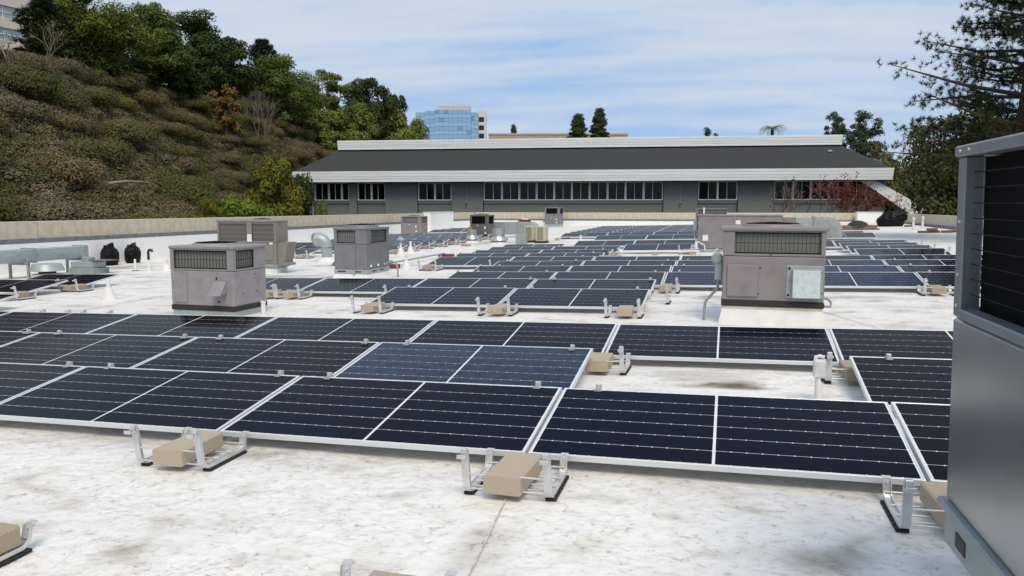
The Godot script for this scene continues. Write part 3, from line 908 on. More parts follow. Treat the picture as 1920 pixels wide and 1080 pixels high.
func make_array() -> void:
	make_panel_meshes()
	for k in 3: block_meshes.append(block_mesh(50 + k))
	# rows: [low edge z, [[first k, last k], ...], phrase, detail, shift in x]
	var rows := [
		[-4.13, [[-3, 1]], "nearest row", 2, 0.03],
		[-5.62, [[-5, -1], [1, 2]], "second row", 2, -0.01],
		[-7.07, [[-5, 2]], "third row", 2, 0.0],
		[-10.48, [[-2, -1]], "fourth row", 1, 0.0],
		[-12.0, [[-4, -1]], "fifth row", 1, -0.05],
		[-13.42, [[-2, 3]], "sixth row", 1, 0.0],
		[-14.90, [[-2, 3]], "seventh row", 1, 0.0],
		[-16.35, [[-2, 3]], "eighth row", 1, 0.0],
		[-17.80, [[-3, 3]], "ninth row", 1, 0.0],
		[-19.30, [[-3, -2]], "tenth row", 1, 0.0],
		[-20.85, [[-3, -2]], "eleventh row", 1, 0.0],
		[-22.45, [[-3, -2]], "twelfth row", 1, 0.0],
		[-24.0, [[-3, -3]], "short row before the round vents", 1, 0.0],
		[-23.5, [[-1, -1]], "short row beside the long unit", 1, 0.0],
		[-20.3, [[2, 2]], "first of the stepped right rows", 1, 0.0],
		[-21.75, [[2, 2]], "second of the stepped right rows", 1, 0.0],
		[-23.2, [[2, 2]], "third of the stepped right rows", 1, 0.0],
		[-24.65, [[1, 2]], "fourth of the stepped right rows", 1, 0.0],
		[-30.4, [[2, 2]], "row beyond the duct elbow on the right", 0, 0.0],
		[-32.0, [[2, 2]], "last row beyond the duct elbow", 0, -0.1],
		[-26.2, [[-2, -1]], "far row beside the beige condensers", 0, 0.0],
		[-30.7, [[-2, -1]], "far row after the gap", 0, -0.05],
		[-34.1, [[-3, 0]], "first row of the far centre array", 0, -0.1],
		[-35.6, [[-3, 0]], "second row of the far centre array", 0, -0.1],
		[-37.1, [[-3, 0]], "third row of the far centre array", 0, -0.1],
		[-38.6, [[-3, 0]], "fourth row of the far centre array", 0, -0.1],
		[-40.1, [[-3, 0]], "fifth row of the far centre array", 0, -0.1],
		[-41.6, [[-3, 0]], "sixth row of the far centre array", 0, -0.1],
		[-43.1, [[-3, 0]], "seventh row of the far centre array", 0, -0.1],
		[-44.6, [[-3, 0]], "eighth row of the far centre array", 0, -0.1],
		[-8.95, [[-6, -6]], "left row nearest the wall duct", 1, 0.05],
		[-11.35, [[-7, -7]], "middle left row below the wall duct", 1, 0.69],
		[-12.72, [[-7, -7]], "left row closest to the mushroom vents", 1, 0.69],
		[-22.3, [[-8, -7]], "row beside the galvanised vent elbow", 1, 0.2],
		[-24.5, [[-8, -6]], "first row of the far left array", 0, 0.35],
		[-25.9, [[-8, -6]], "second row of the far left array", 0, 0.35],
		[-27.3, [[-8, -6]], "third row of the far left array", 0, 0.35],
		[-28.8, [[-8, -6]], "fourth row of the far left array", 0, 0.35],
		[-30.2, [[-8, -6]], "fifth row of the far left array", 0, 0.35],
		[-31.7, [[-8, -6]], "sixth row of the far left array", 0, 0.35],
		[-33.2, [[-8, -6]], "seventh row of the far left array", 0, 0.35],
		[-34.7, [[-8, -6]], "eighth row of the far left array", 0, 0.35],
		[-36.2, [[-8, -6]], "ninth row of the far left array", 0, 0.35],
		[-42.6, [[-8, -6]], "first row past the far left unit", 0, 0.35],
		[-44.1, [[-8, -6]], "second row past the far left unit", 0, 0.35],
		[-45.6, [[-8, -6]], "third row past the far left unit", 0, 0.35]]
	var idx := 0
	for r in rows:
		idx += 1
		var z: float = r[0]
		var n := 0
		var ends := []
		for seg in r[1]:
			for k in range(seg[0], seg[1] + 1):
				var x: float = gx(k) + r[4]
				var cell: Material = M.cells[(k * 5 + idx * 3 + 40) % 3]
				if idx in [6, 7, 8] and k in [0, 1]: cell = M.cells[3]  # bluer cell colour paints in the sky reflection on these panels
				if z > -8.0 and k >= 0: cell = M.cells[2 if k == 0 else 0]
				var label := "solar panel, %s from the left in the %s" % [ORD[n], r[2]]
				if idx == 2 and k == -1:
					cell = M.cell_dusty
					label = "dusty blue-tinted solar panel at the right end of the second row"
				panel(x, z, label, r[3], cell, "solar panels in the " + r[2])
				n += 1
			ends.append([gx(seg[0]) + r[4], gx(seg[1] + 1) + r[4], seg])
		# stands
		var c := 0
		for e in ends:
			if idx in [1, 2, 3, 4, 5, 6]:
				for k in range(e[2][0] + 1, e[2][1] + 2):
					c += 1
					var sx: float = gx(k) + r[4] + 0.06
					var show: bool = idx in [1, 4] or (idx == 2 and k >= 0) or (idx == 3 and k >= 0) or (idx == 5 and k <= -2) or (idx == 6 and k >= 0)
					if idx == 3 and k == 0: sx -= 0.05
					if idx == 4 and k == 0: sx -= 0.30
					if idx == 1 and k == -2: continue
					stand(sx - (0.05 if idx == 1 else 0.0), z, "under the %s joint of the %s" % [ORD[c - 1], r[2]], show, 0.05 if idx == 1 else 0.0)
				if idx == 4:
					stand(e[0] + 0.2, z, "at the left end of the " + r[2], true)
				if idx == 5: stand(-7.95, z, "beside the front left unit, before the fifth row", true)
			elif r[3] >= 1 or String(r[2]).contains("far left"):
				stand(e[1] - (0.12 if e[1] > -10.0 else -0.06), z, "at the right end of the " + r[2], true)
				if idx in [9, 10, 11, 7, 8]: stand(e[0] + 0.25, z, "at the left end of the " + r[2], idx == 9)
				if idx in [7, 8, 9]:
					for k in range(e[2][0] + 1, e[2][1] + 1):
						stand(gx(k), z, "under joint %s of the %s" % [ORD[k - e[2][0]], r[2]], false)
	# stands of a row that carries no panels yet
	stand(-1.25, -2.60, "with no panel, cut by the lower picture edge", true)
	stand(-3.34, -2.62, "with no panel, at the lower left picture corner", true, 0.0, 0.13)
	stand(-12.4, -7.55, "alone beside the left row, near the picture edge", true)
	for p in [[-8.9, -8.62], [-8.2, -8.62]]:
		stand(p[0], p[1], "poking up behind the third row, %s of two" % ("left" if p[0] < -8.5 else "right"), false)

# ------------------------------------------------------------------ rooftop units
func wire_grid(w: float, h: float, nv: int, nh: int, r: float) -> ArrayMesh:
	var st := begin()
	for k in nv: bx(st, Vector3(-w * 0.5 + w * (k + 0.5) / nv, 0, 0), Vector3(r, h, r))
	if nv > 0:
		for e in [-1, 1]: bx(st, Vector3(0, e * (h * 0.5 - 0.008), 0), Vector3(w, 0.018, r * 0.9))  # border bars that draw the inner shadow above and below the coil
	for k in nh: bx(st, Vector3(0, -h * 0.5 + h * (k + 1.0) / (nh + 1.0), r * 1.05), Vector3(w, r * 1.5, r))
	return done(st)

func face_xf(face: int, w: float, d: float) -> Transform3D:
	# a frame on a face of a w x d box: x to the viewer's right along the face, z outward
	match face:
		0: return Transform3D(Basis.IDENTITY, Vector3(0, 0, d * 0.5))
		1: return Transform3D(Basis(Vector3.UP, PI * 0.5), Vector3(w * 0.5, 0, 0))
		2: return Transform3D(Basis(Vector3.UP, PI), Vector3(0, 0, -d * 0.5))
	return Transform3D(Basis(Vector3.UP, -PI * 0.5), Vector3(-w * 0.5, 0, 0))

# cabinet with a coil section on top; y0 lower edge, ys split, y1 top; wins: {face: [u0, u1, v0, v1]} in shares of the upper face
func cabinet(o: Node3D, w: float, d: float, y0: float, ys: float, y1: float, paint: Material, wins: Dictionary, coil: Material, guard: Material, nv := 16) -> void:
	part(o, "cabinet", box_mesh(Vector3(-w * 0.5, y0, -d * 0.5), Vector3(w * 0.5, ys - 0.006, d * 0.5), 0.012), paint)
	var inset := 0.05
	part(o, "coil", box_mesh(Vector3(-w * 0.5 + inset, ys - 0.004, -d * 0.5 + inset), Vector3(w * 0.5 - inset, y1 - 0.05, d * 0.5 - inset)), coil)
	var hh := y1 - 0.045 - ys
	for f in 4:
		var fw := w if f % 2 == 0 else d
		var fd := 0.028
		var xf := face_xf(f, w - fd, d - fd)
		var st := begin()
		var full := fw - (0.0 if f % 2 == 0 else 2.0 * fd + 0.004)
		if not wins.has(f):
			bx(st, Vector3(0, ys + hh * 0.5, 0), Vector3(full, hh, fd), 0.006)
			part(o, "upper_panel", done(st), paint, xf)
			continue
		var q: Array = wins[f]
		var u0: float = -full * 0.5 + q[0] * full
		var u1: float = -full * 0.5 + q[1] * full
		var v0: float = ys + q[2] * hh
		var v1: float = ys + q[3] * hh
		bx(st, Vector3((-full * 0.5 + u0) * 0.5, ys + hh * 0.5, 0), Vector3(u0 + full * 0.5, hh, fd), 0.006)
		bx(st, Vector3((full * 0.5 + u1) * 0.5, ys + hh * 0.5, 0), Vector3(full * 0.5 - u1, hh, fd), 0.006)
		bx(st, Vector3((u0 + u1) * 0.5, (ys + v0) * 0.5, 0), Vector3(u1 - u0, v0 - ys, fd - 0.004), 0.004)
		bx(st, Vector3((u0 + u1) * 0.5, (ys + hh + v1) * 0.5, 0), Vector3(u1 - u0, ys + hh - v1, fd - 0.004), 0.004)
		part(o, "coil_surround", done(st), paint, xf)
		part(o, "coil_guard", wire_grid(u1 - u0, v1 - v0, int(max(4.0, nv * (u1 - u0))), 1 if hh < 0.5 else 3, 0.0045), guard, xf * Transform3D(Basis.IDENTITY, Vector3((u0 + u1) * 0.5, (v0 + v1) * 0.5, -0.004)))

func top_with_fan(o: Node3D, w: float, d: float, y: float, r: float, paint: Material, cx := 0.0, rise := 0.03) -> void:
	part(o, "top_cover", box_mesh(Vector3(-w * 0.5 - 0.012, y - 0.045, -d * 0.5 - 0.012), Vector3(w * 0.5 + 0.012, y, d * 0.5 + 0.012), 0.008), paint)
	var st := begin()
	lathe(st, [[r + 0.05, y - 0.002], [r + 0.03, y + rise], [r, y + rise + 0.004], [r - 0.01, y + rise - 0.006], [r - 0.01, y + 0.004]], 28, Vector3(cx, 0, 0))
	var ring := part(o, "fan_ring", done(st), paint)
	var g := begin()
	for k in 5:
		var rr := r * (0.2 + 0.19 * k)
		var pts := []
		for a in 25: pts.append(Vector3(cx + rr * cos(TAU * a / 24.0), y + rise + 0.010 + 0.02 * (1.0 - rr / r), rr * sin(TAU * a / 24.0)))
		tube(g, pts, 0.004, 4)
	for k in 6:
		var a := PI * k / 6.0
		tube(g, [Vector3(cx + r * cos(a), y + rise + 0.006, r * sin(a)), Vector3(cx, y + rise + 0.03, 0), Vector3(cx - r * cos(a), y + rise + 0.006, -r * sin(a))], 0.004, 4)
	part(ring, "fan_guard", done(g), M.guard)
	var bl := begin()
	lathe(bl, [[0.0, y + 0.003], [r - 0.02, y + 0.003]], 20, Vector3(cx, 0, 0))
	part(ring, "fan_opening", done(bl), M.black)
	var fb := begin()
	for k in 4:
		bx(fb, Vector3(cx, y + 0.012, 0) + Basis(Vector3.UP, TAU * k / 4.0) * Vector3(r * 0.5, 0, 0), Vector3(r * 0.8, 0.004, r * 0.35), 0.001, Basis(Vector3.UP, TAU * k / 4.0) * Basis(Vector3.RIGHT, 0.15))
	part(ring, "fan_blades", done(fb), M.brown_fan)

func plate(o: Node3D, called: String, face: int, w: float, d: float, u: float, v: float, pw: float, ph: float, paint: Material, thick := 0.014) -> MeshInstance3D:
	return part(o, called, box_mesh(Vector3(-pw * 0.5, -ph * 0.5, 0.0015), Vector3(pw * 0.5, ph * 0.5, thick), 0.008), paint, face_xf(face, w, d) * Transform3D(Basis.IDENTITY, Vector3(u, v, 0)))

func wedge_hood(o: Node3D, face: int, w: float, d: float, u: float, v: float, pw: float, ph: float, out: float, paint: Material, tilt_top := 0.12) -> void:
	# intake hood: sloping top that leans out, open underneath
	var st := begin()
	var xf := face_xf(face, w, d) * Transform3D(Basis(Vector3(0, 0, 1), Vector3.UP, Vector3(-1, 0, 0)), Vector3(u + pw * 0.5, v, 0.012))
	prism(st, [Vector2(0.0, ph * 0.5), Vector2(out * tilt_top, ph * 0.5), Vector2(out, -ph * 0.5), Vector2(0.0, -ph * 0.5 + 0.03)], pw, xf)
	part(o, "intake_hood", done(st), paint)

func bolts(o: Node3D, face: int, w: float, d: float, spots: Array, r := 0.016) -> void:
	for s in spots:
		part(o, "knockout", lathe_mesh([[r, 0.0], [r, 0.012], [0.0, 0.014]], 10), M.black, face_xf(face, w, d) * Transform3D(Basis(Vector3.RIGHT, PI * 0.5), Vector3(s[0], s[1], 0.001)))

func make_units() -> void:
	# ---- front left unit on a galvanised curb
	var w := 1.10
	var d := 0.80
	var o := thing("rooftop_unit", "pale mauve-grey rooftop unit with slanted intake hood, left of the walkway", "air conditioner", upright(-6.98 - w * 0.5, -9.43 - d * 0.5))
	part(o, "curb", box_mesh(Vector3(-w * 0.5 + 0.01, -0.06, -d * 0.5 + 0.01), Vector3(w * 0.5 - 0.01, 0.105, d * 0.5 - 0.01), 0.006), M.galv)
	part(o, "base_rail", box_mesh(Vector3(-w * 0.5 - 0.006, 0.105, -d * 0.5 - 0.006), Vector3(w * 0.5 + 0.006, 0.175, d * 0.5 + 0.006), 0.006), M.tar)
	cabinet(o, w, d, 0.176, 0.70, 1.06, M.mauve_light, {0: [0.055, 0.90, 0.07, 0.94], 1: [0.06, 0.66, 0.08, 0.94], 3: [0.3, 0.9, 0.08, 0.94]}, M.coil, M.guard, 19)
	top_with_fan(o, w, d, 1.06, 0.31, M.mauve_light, -0.02)
	plate(o, "access_panel", 0, w, d, -0.37, 0.44, 0.22, 0.44, M.mauve_light)
	plate(o, "intake_plate", 0, w, d, 0.37, 0.43, 0.24, 0.44, M.mauve_light, 0.008)
	wedge_hood(o, 0, w, d, 0.34, 0.45, 0.20, 0.20, 0.17, M.mauve_light)
	bolts(o, 0, w, d, [[-0.375, 0.45], [0.265, 0.59], [0.29, 0.245]], 0.017)
	bolts(o, 1, w, d, [[0.12, 0.62], [-0.2, 0.36], [0.15, 0.36]], 0.007)
	# ---- taller louvred unit behind it
	w = 1.72; d = 0.55
	o = thing("rooftop_unit", "taupe louvred rooftop unit standing just behind the front left unit", "air conditioner", upright(-10.98 - w * 0.5, -16.6 - d * 0.5))
	part(o, "curb", box_mesh(Vector3(-w * 0.5 + 0.02, -0.08, -d * 0.5 + 0.02), Vector3(w * 0.5 - 0.02, 0.16, d * 0.5 - 0.02), 0.02), M.white_paint)
	part(o, "base_rail", box_mesh(Vector3(-w * 0.5 - 0.01, 0.16, -d * 0.5 - 0.01), Vector3(w * 0.5 + 0.01, 0.25, d * 0.5 + 0.01), 0.01), M.galv_dull)
	cabinet(o, w, d, 0.252, 0.80, 1.35, M.taupe, {0: [0.03, 0.97, 0.02, 0.95]}, M.coil_grey, M.guard_grey, 34)
	top_with_fan(o, w, d, 1.35, 0.22, M.taupe, 0.3, 0.02)
	plate(o, "louvre_divider", 0, w, d, 0.10, 1.12, 0.15, 0.36, M.taupe, 0.012)
	plate(o, "data_plate", 0, w, d, 0.10, 0.90, 0.14, 0.20, M.sticker, 0.016)
	plate(o, "access_panel", 0, w, d, 0.66, 0.54, 0.24, 0.40, M.taupe)
	plate(o, "warning_label", 0, w, d, 0.72, 0.77, 0.10, 0.05, M.sticker, 0.006)
	var hd := begin()
	prism(hd, [Vector2(0, 0.80), Vector2(0.30, 0.80), Vector2(0.22, 0.50), Vector2(0.17, 0.30), Vector2(0.26, 0.26), Vector2(0.26, 0.22), Vector2(0, 0.22)], -0.40, Transform3D(Basis.IDENTITY, Vector3(w * 0.5 + 0.004, 0, d * 0.5 - 0.06)))
	part(o, "side_hood", done(hd), M.taupe)
	# ---- two-tone unit in the middle left
	w = 0.80; d = 1.15
	o = thing("rooftop_unit", "cool grey rooftop unit on slotted rails and white curb, middle left", "air conditioner", upright(-7.72 - w * 0.5, -15.1 - d * 0.5))
	var cu := begin()
	frustum(cu, w + 0.16, d + 0.16, -0.06, w - 0.02, d - 0.02, 0.13)
	part(o, "curb", done(cu), M.white_paint)
	var rail := part(o, "base_rail", box_mesh(Vector3(-w * 0.5 - 0.006, 0.13, -d * 0.5 - 0.006), Vector3(w * 0.5 + 0.006, 0.23, d * 0.5 + 0.006), 0.01), M.galv)
	for f in [0, 1]:
		for u in [-0.22, 0.16]:
			plate(rail, "rail_slot", f, w, d, u, 0.18, 0.20, 0.03, M.black, 0.009)
	cabinet(o, w, d, 0.232, 0.79, 1.15, M.cool_grey, {0: [0.09, 0.66, 0.06, 0.95], 1: [0.18, 0.92, 0.06, 0.95]}, M.coil, M.guard, 18)
	top_with_fan(o, w, d, 1.15, 0.34, M.cool_grey, 0.0, 0.05)
	plate(o, "door_seam", 0, w, d, 0.13, 0.50, 0.006, 0.52, M.black, 0.0035)
	for u in [-0.12, 0.18]: plate(o, "door_seam", 1, w, d, u, 0.50, 0.005, 0.52, M.dark_grey, 0.0035)
	for u in [-0.40, -0.05, 0.28]: plate(o, "lifting_lug", 1, w, d, u, 0.30, 0.06, 0.05, M.sticker, 0.03)
	var lh := begin()
	prism(lh, [Vector2(0, 0.52), Vector2(-0.22, 0.28), Vector2(0, 0.28)], -0.7, Transform3D(Basis.IDENTITY, Vector3(-w * 0.5 - 0.004, 0, 0.35)))
	part(o, "side_hood", done(lh), M.cool_grey)
	var vb := begin()
	lathe(vb, [[0.02, 0.0], [0.035, 0.02], [0.03, 0.05], [0.0, 0.055]], 10)
	part(o, "drain_valve", done(vb), M.galv, Transform3D(Basis(Vector3.RIGHT, PI * 0.5), Vector3(0.1, 0.17, d * 0.5 + 0.006)))
	# ---- large unit on the right
	w = 1.20; d = 0.95
	o = thing("rooftop_unit", "faded mauve rooftop unit with galvanised square hood, right of centre", "air conditioner", upright(-0.12 + w * 0.5, -9.85 - d * 0.5))
	cu = begin()
	frustum(cu, w + 0.10, d + 0.10, -0.08, w - 0.02, d - 0.02, 0.20)
	part(o, "curb", done(cu), M.white_paint)
	part(o, "curb_lip", box_mesh(Vector3(-w * 0.5 + 0.004, 0.165, -d * 0.5 + 0.004), Vector3(w * 0.5 - 0.004, 0.215, d * 0.5 - 0.004), 0.01), M.concrete)
	part(o, "base_rail", box_mesh(Vector3(-w * 0.5 - 0.008, 0.215, -d * 0.5 - 0.008), Vector3(w * 0.5 + 0.008, 0.285, d * 0.5 + 0.008), 0.008), M.tar)
	cabinet(o, w, d, 0.286, 0.845, 1.20, M.mauve, {0: [0.115, 0.955, 0.09, 0.95], 1: [0.1, 0.7, 0.08, 0.95]}, M.coil, M.guard, 21)
	top_with_fan(o, w + 0.04, d + 0.02, 1.20, 0.33, M.mauve, 0.0)
	plate(o, "access_panel", 0, w, d, -0.36, 0.535, 0.37, 0.40, M.mauve, 0.022)
	plate(o, "hood_plate", 0, w, d, 0.37, 0.535, 0.42, 0.40, M.galv, 0.012)
	var hood := plate(o, "square_hood", 0, w, d, 0.385, 0.515, 0.325, 0.35, M.galv, 0.10)
	part(hood, "hood_cover", box_mesh(Vector3(-0.155, -0.165, 0.101), Vector3(0.155, 0.165, 0.106), 0.004), worn(mat(0.62, 0.69, 0.71, 0.6, 0.1), M.blot, 0.4))
	bolts(o, 0, w, d, [[-0.36, 0.53], [0.19, 0.70], [0.185, 0.37]], 0.017)
	bolts(o, 0, w, d, [[-0.15, 0.70], [-0.165, 0.38], [0.565, 0.65], [0.57, 0.40], [-0.03, 0.865]], 0.008)
	var dis := part(o, "disconnect_box", box_mesh(Vector3(-w * 0.5 - 0.10, 0.52, 0.12), Vector3(-w * 0.5 - 0.002, 0.78, 0.36), 0.012), M.galv_dull)
	part(dis, "switch_handle", lathe_mesh([[0.07, 0.0], [0.075, 0.03], [0.05, 0.05], [0.0, 0.05]], 14), M.galv_dull, Transform3D(Basis(Vector3.RIGHT, PI * 0.5), Vector3(-w * 0.5 - 0.07, 0.80, 0.33)))
	part(dis, "light_cap", box_mesh(Vector3(-w * 0.5 - 0.10, 0.88, 0.2), Vector3(-w * 0.5 - 0.04, 0.92, 0.32), 0.01), M.sticker)
	part(dis, "whip_conduit", tube_mesh([Vector3(-w * 0.5 - 0.05, 0.52, 0.24), Vector3(-w * 0.5 - 0.06, 0.40, 0.24), Vector3(-w * 0.5 - 0.14, 0.31, 0.22), Vector3(-w * 0.5 - 0.21, 0.22, 0.2), Vector3(-w * 0.5 - 0.22, 0.10, 0.2), Vector3(-w * 0.5 - 0.22, -0.03, 0.2)], 0.018, 8), M.pvc_grey)
	part(o, "drain_pipe", tube_mesh([Vector3(w * 0.5 - 0.05, 0.34, d * 0.5 - 0.12), Vector3(w * 0.5 + 0.05, 0.33, d * 0.5 - 0.1), Vector3(w * 0.5 + 0.09, 0.29, d * 0.5 - 0.08), Vector3(w * 0.5 + 0.09, 0.23, d * 0.5 - 0.08), Vector3(w * 0.5 - 0.02, 0.235, d * 0.5 - 0.08)], 0.016, 8), M.pvc_grey)
	# ---- long low unit behind it
	o = thing("rooftop_unit", "long mauve rooftop unit lying behind the large right unit", "air conditioner", upright(0.22, -24.5))
	part(o, "curb", box_mesh(Vector3(-1.2, -0.1, -0.55), Vector3(1.2, 0.10, 0.48), 0.02), M.galv)
	part(o, "cabinet", box_mesh(Vector3(-1.23, 0.102, -0.6), Vector3(-0.16, 1.09, 0.5), 0.012), M.mauve)
	part(o, "cabinet", box_mesh(Vector3(-0.13, 0.102, -0.6), Vector3(1.22, 1.09, 0.5), 0.012), M.mauve)
	part(o, "joint_strip", box_mesh(Vector3(-0.165, 0.11, -0.55), Vector3(-0.125, 1.10, 0.508), 0.004), M.mauve_light)
	part(o, "top_cover", box_mesh(Vector3(-1.25, 1.092, -0.62), Vector3(1.24, 1.13, 0.52), 0.008), M.mauve_light)
	part(o, "end_cabinet", box_mesh(Vector3(1.225, 0.102, -0.4), Vector3(1.58, 1.05, 0.42), 0.012), M.mauve)
	part(o, "end_rail", box_mesh(Vector3(1.58, 0.12, 0.3), Vector3(1.62, 1.07, 0.44), 0.01), M.galv)
	var fp := begin()
	bx(fp, Vector3(-0.85, 1.18, -0.42), Vector3(0.9, 0.20, 0.3), 0.01)
	part(o, "economiser", done(fp), M.dark_grey)
	part(o, "economiser_lid", box_mesh(Vector3(-1.32, 1.285, -0.60), Vector3(-0.38, 1.31, -0.24), 0.006), M.mauve_light)
	part(o, "economiser_post", box_mesh(Vector3(-1.34, 0.95, -0.6), Vector3(-1.26, 1.28, -0.2), 0.008), M.cool_grey)
	part(o, "pressure_port", box_mesh(Vector3(-1.12, 1.14, -0.25), Vector3(-1.06, 1.34, -0.19), 0.01), M.sticker)
	for s in [[-1.0, 0.42, 0.16, 0.18], [-0.05, 0.9, 0.14, 0.12], [1.40, 0.83, 0.16, 0.07]]:
		part(o, "data_plate", box_mesh(Vector3(s[0] - s[2] * 0.5, s[1] - s[3] * 0.5, 0.502), Vector3(s[0] + s[2] * 0.5, s[1] + s[3] * 0.5, 0.506)), M.sticker)
	dis = part(o, "disconnect_box", box_mesh(Vector3(-1.38, 0.62, -0.1), Vector3(-1.26, 1.0, 0.35), 0.012), M.galv)
	part(dis, "whip_conduit", tube_mesh([Vector3(-1.34, 0.62, 0.1), Vector3(-1.33, 0.40, 0.1), Vector3(-1.2, 0.28, 0.55), Vector3(-1.02, 0.2, 0.6), Vector3(-1.0, 0.04, 0.6)], 0.022, 8), M.white_paint)
	# ---- small units near the far wall
	var small := [
		[-16.82, -39.72, 1.25, 0.95, 0.10, 0.74, 1.14, M.mauve, "small mauve rooftop unit beside the white pier, far left", M.coil, 15],
		[-11.40, -35.24, 0.95, 0.95, 0.14, 0.70, 1.17, M.dark_grey, "small dark rooftop unit beside the galvanised duct elbow", M.coil_dark, 0],
		[-12.03, -54.2, 1.15, 1.1, 0.2, 0.92, 1.42, M.cool_grey, "small grey rooftop unit standing alone against the far parapet", M.coil_dark, 0]]
	for s in small:
		w = s[2]; d = s[3]
		o = thing("rooftop_unit", s[8], "air conditioner", upright(s[0] - w * 0.5, s[1] - d * 0.5))
		part(o, "base_rail", box_mesh(Vector3(-w * 0.5 + 0.01, -0.1, -d * 0.5 + 0.01), Vector3(w * 0.5 - 0.01, s[4], d * 0.5 - 0.01), 0.01), M.tar if s[4] < 0.18 else M.galv)
		cabinet(o, w, d, s[4] + 0.002, s[5], s[6], s[7], {0: [0.10, 0.82, 0.08, 0.95], 1: [0.08, 0.9, 0.08, 0.95]}, s[9], M.guard, 12)
		top_with_fan(o, w, d, s[6], 0.30, s[7])
		for p in [[0.30, 0.55, 0.07, 0.13], [0.32, 0.30, 0.09, 0.09], [-0.1, 0.66, 0.04, 0.06]]:
			plate(o, "data_plate", 0, w, d, p[0], p[1], p[2], p[3], M.sticker, 0.006)
		if s[7] == M.cool_grey:
			var sh := begin()
			prism(sh, [Vector2(0, 0.52), Vector2(-0.25, 0.36), Vector2(0, 0.36)], -0.7, Transform3D(Basis.IDENTITY, Vector3(-w * 0.5 - 0.004, 0, 0.35)))
			part(o, "side_hood", done(sh), s[7])
	# ---- the unit at the right picture edge, close to the camera
	w = 1.5; d = 2.3
	var turn := 0.042
	var bs := RB * Basis(Vector3.UP, turn)
	var corner := roof_pt(0.70, -2.77)
	o = thing("rooftop_unit", "large blue-grey rooftop unit at the right edge, close to the camera", "air conditioner", Transform3D(bs, corner + bs * Vector3(w * 0.5, 0, d * 0.5)))
	part(o, "curb", box_mesh(Vector3(-w * 0.5 + 0.10, -0.03, -d * 0.5 + 0.10), Vector3(w * 0.5 - 0.10, 0.36, d * 0.5 - 0.10), 0.01), M.white_paint)
	var rl := begin()
	bx(rl, Vector3(0, 0.43, 0), Vector3(w + 0.004, 0.13, d + 0.004), 0.012)
	bx(rl, Vector3(0, 0.505, 0), Vector3(w + 0.045, 0.03, d + 0.045), 0.008)
	rail = part(o, "base_rail", done(rl), M.galv_dull)
	for u in [-0.98, 0.1, 0.98]:
		part(rail, "forklift_slot", box_mesh(Vector3(-0.05, -0.03, -0.01), Vector3(0.05, 0.03, 0.006), 0.008), M.black, face_xf(3, w, d) * Transform3D(Basis.IDENTITY, Vector3(u, 0.43, 0)))
	part(o, "cabinet", box_mesh(Vector3(-w * 0.5, 0.52, -d * 0.5), Vector3(w * 0.5, 1.14, d * 0.5), 0.012), M.near_grey)
	part(o, "coil", box_mesh(Vector3(-w * 0.5 + 0.06, 1.135, -d * 0.5 + 0.06), Vector3(w * 0.5 - 0.06, 1.65, d * 0.5 - 0.06)), M.coil_dark)
	for sx in [-1, 1]:
		for sz in [-1, 1]:
			var ps := begin()
			bx(ps, Vector3(sx * (w * 0.5 - 0.03), 1.398, sz * (d * 0.5 - 0.03)), Vector3(0.06, 0.514, 0.06), 0.006)
			part(o, "corner_post", done(ps), M.near_frame)
	for f in 4:
		var fw := w if f % 2 == 0 else d
		part(o, "sill", box_mesh(Vector3(-fw * 0.5 + 0.06, 1.14, -0.05), Vector3(fw * 0.5 - 0.06, 1.172, 0.005), 0.005), M.near_frame, face_xf(f, w, d))
		part(o, "coil_guard", wire_grid(fw - 0.13, 0.48, 0, 9, 0.0022), M.guard_dim, face_xf(f, w, d) * Transform3D(Basis.IDENTITY, Vector3(0, 1.412, -0.03)))
	part(o, "top_cover", box_mesh(Vector3(-w * 0.5 - 0.010, 1.655, -d * 0.5 - 0.010), Vector3(w * 0.5 + 0.010, 1.690, d * 0.5 + 0.010), 0.006), M.near_frame)
	for v in [1.28, 1.45, 1.18]:
		part(o, "screw", lathe_mesh([[0.006, 0.0], [0.005, 0.004], [0.0, 0.005]], 8), M.alu, face_xf(3, w, d) * Transform3D(Basis(Vector3.RIGHT, PI * 0.5), Vector3(-d * 0.5 + 0.035, v, 0.0)))
	for u in [-1.1, -1.02, 0.2]:
		part(o, "screw", lathe_mesh([[0.006, 0.0], [0.005, 0.004], [0.0, 0.005]], 8), M.alu, face_xf(3, w + 0.02, d) * Transform3D(Basis(Vector3.RIGHT, PI * 0.5), Vector3(u, 1.672, 0.0)))

# ------------------------------------------------------------------ small things on the roof
func cone_vent(x: float, z: float, h: float, label: String, cap := false) -> void:
	var o := thing("vent_pipe", label, "vent", upright(x, z), "capped and coned vent pipes")
	part(o, "cone_flashing", lathe_mesh([[0.145, -0.04], [0.14, 0.0], [0.055, h * 0.62], [0.05, h * 0.64]], 18), M.white_paint)
	part(o, "pipe", lathe_mesh([[0.036, h * 0.5], [0.036, h * 0.9], [0.042, h * 0.9], [0.042, h], [0.0, h]], 12), M.white_paint)
	if cap:
		part(o, "rain_cap", lathe_mesh([[0.035, h], [0.035, h + 0.12], [0.14, h + 0.10], [0.145, h + 0.12], [0.03, h + 0.21], [0.0, h + 0.21]], 16), M.galv)

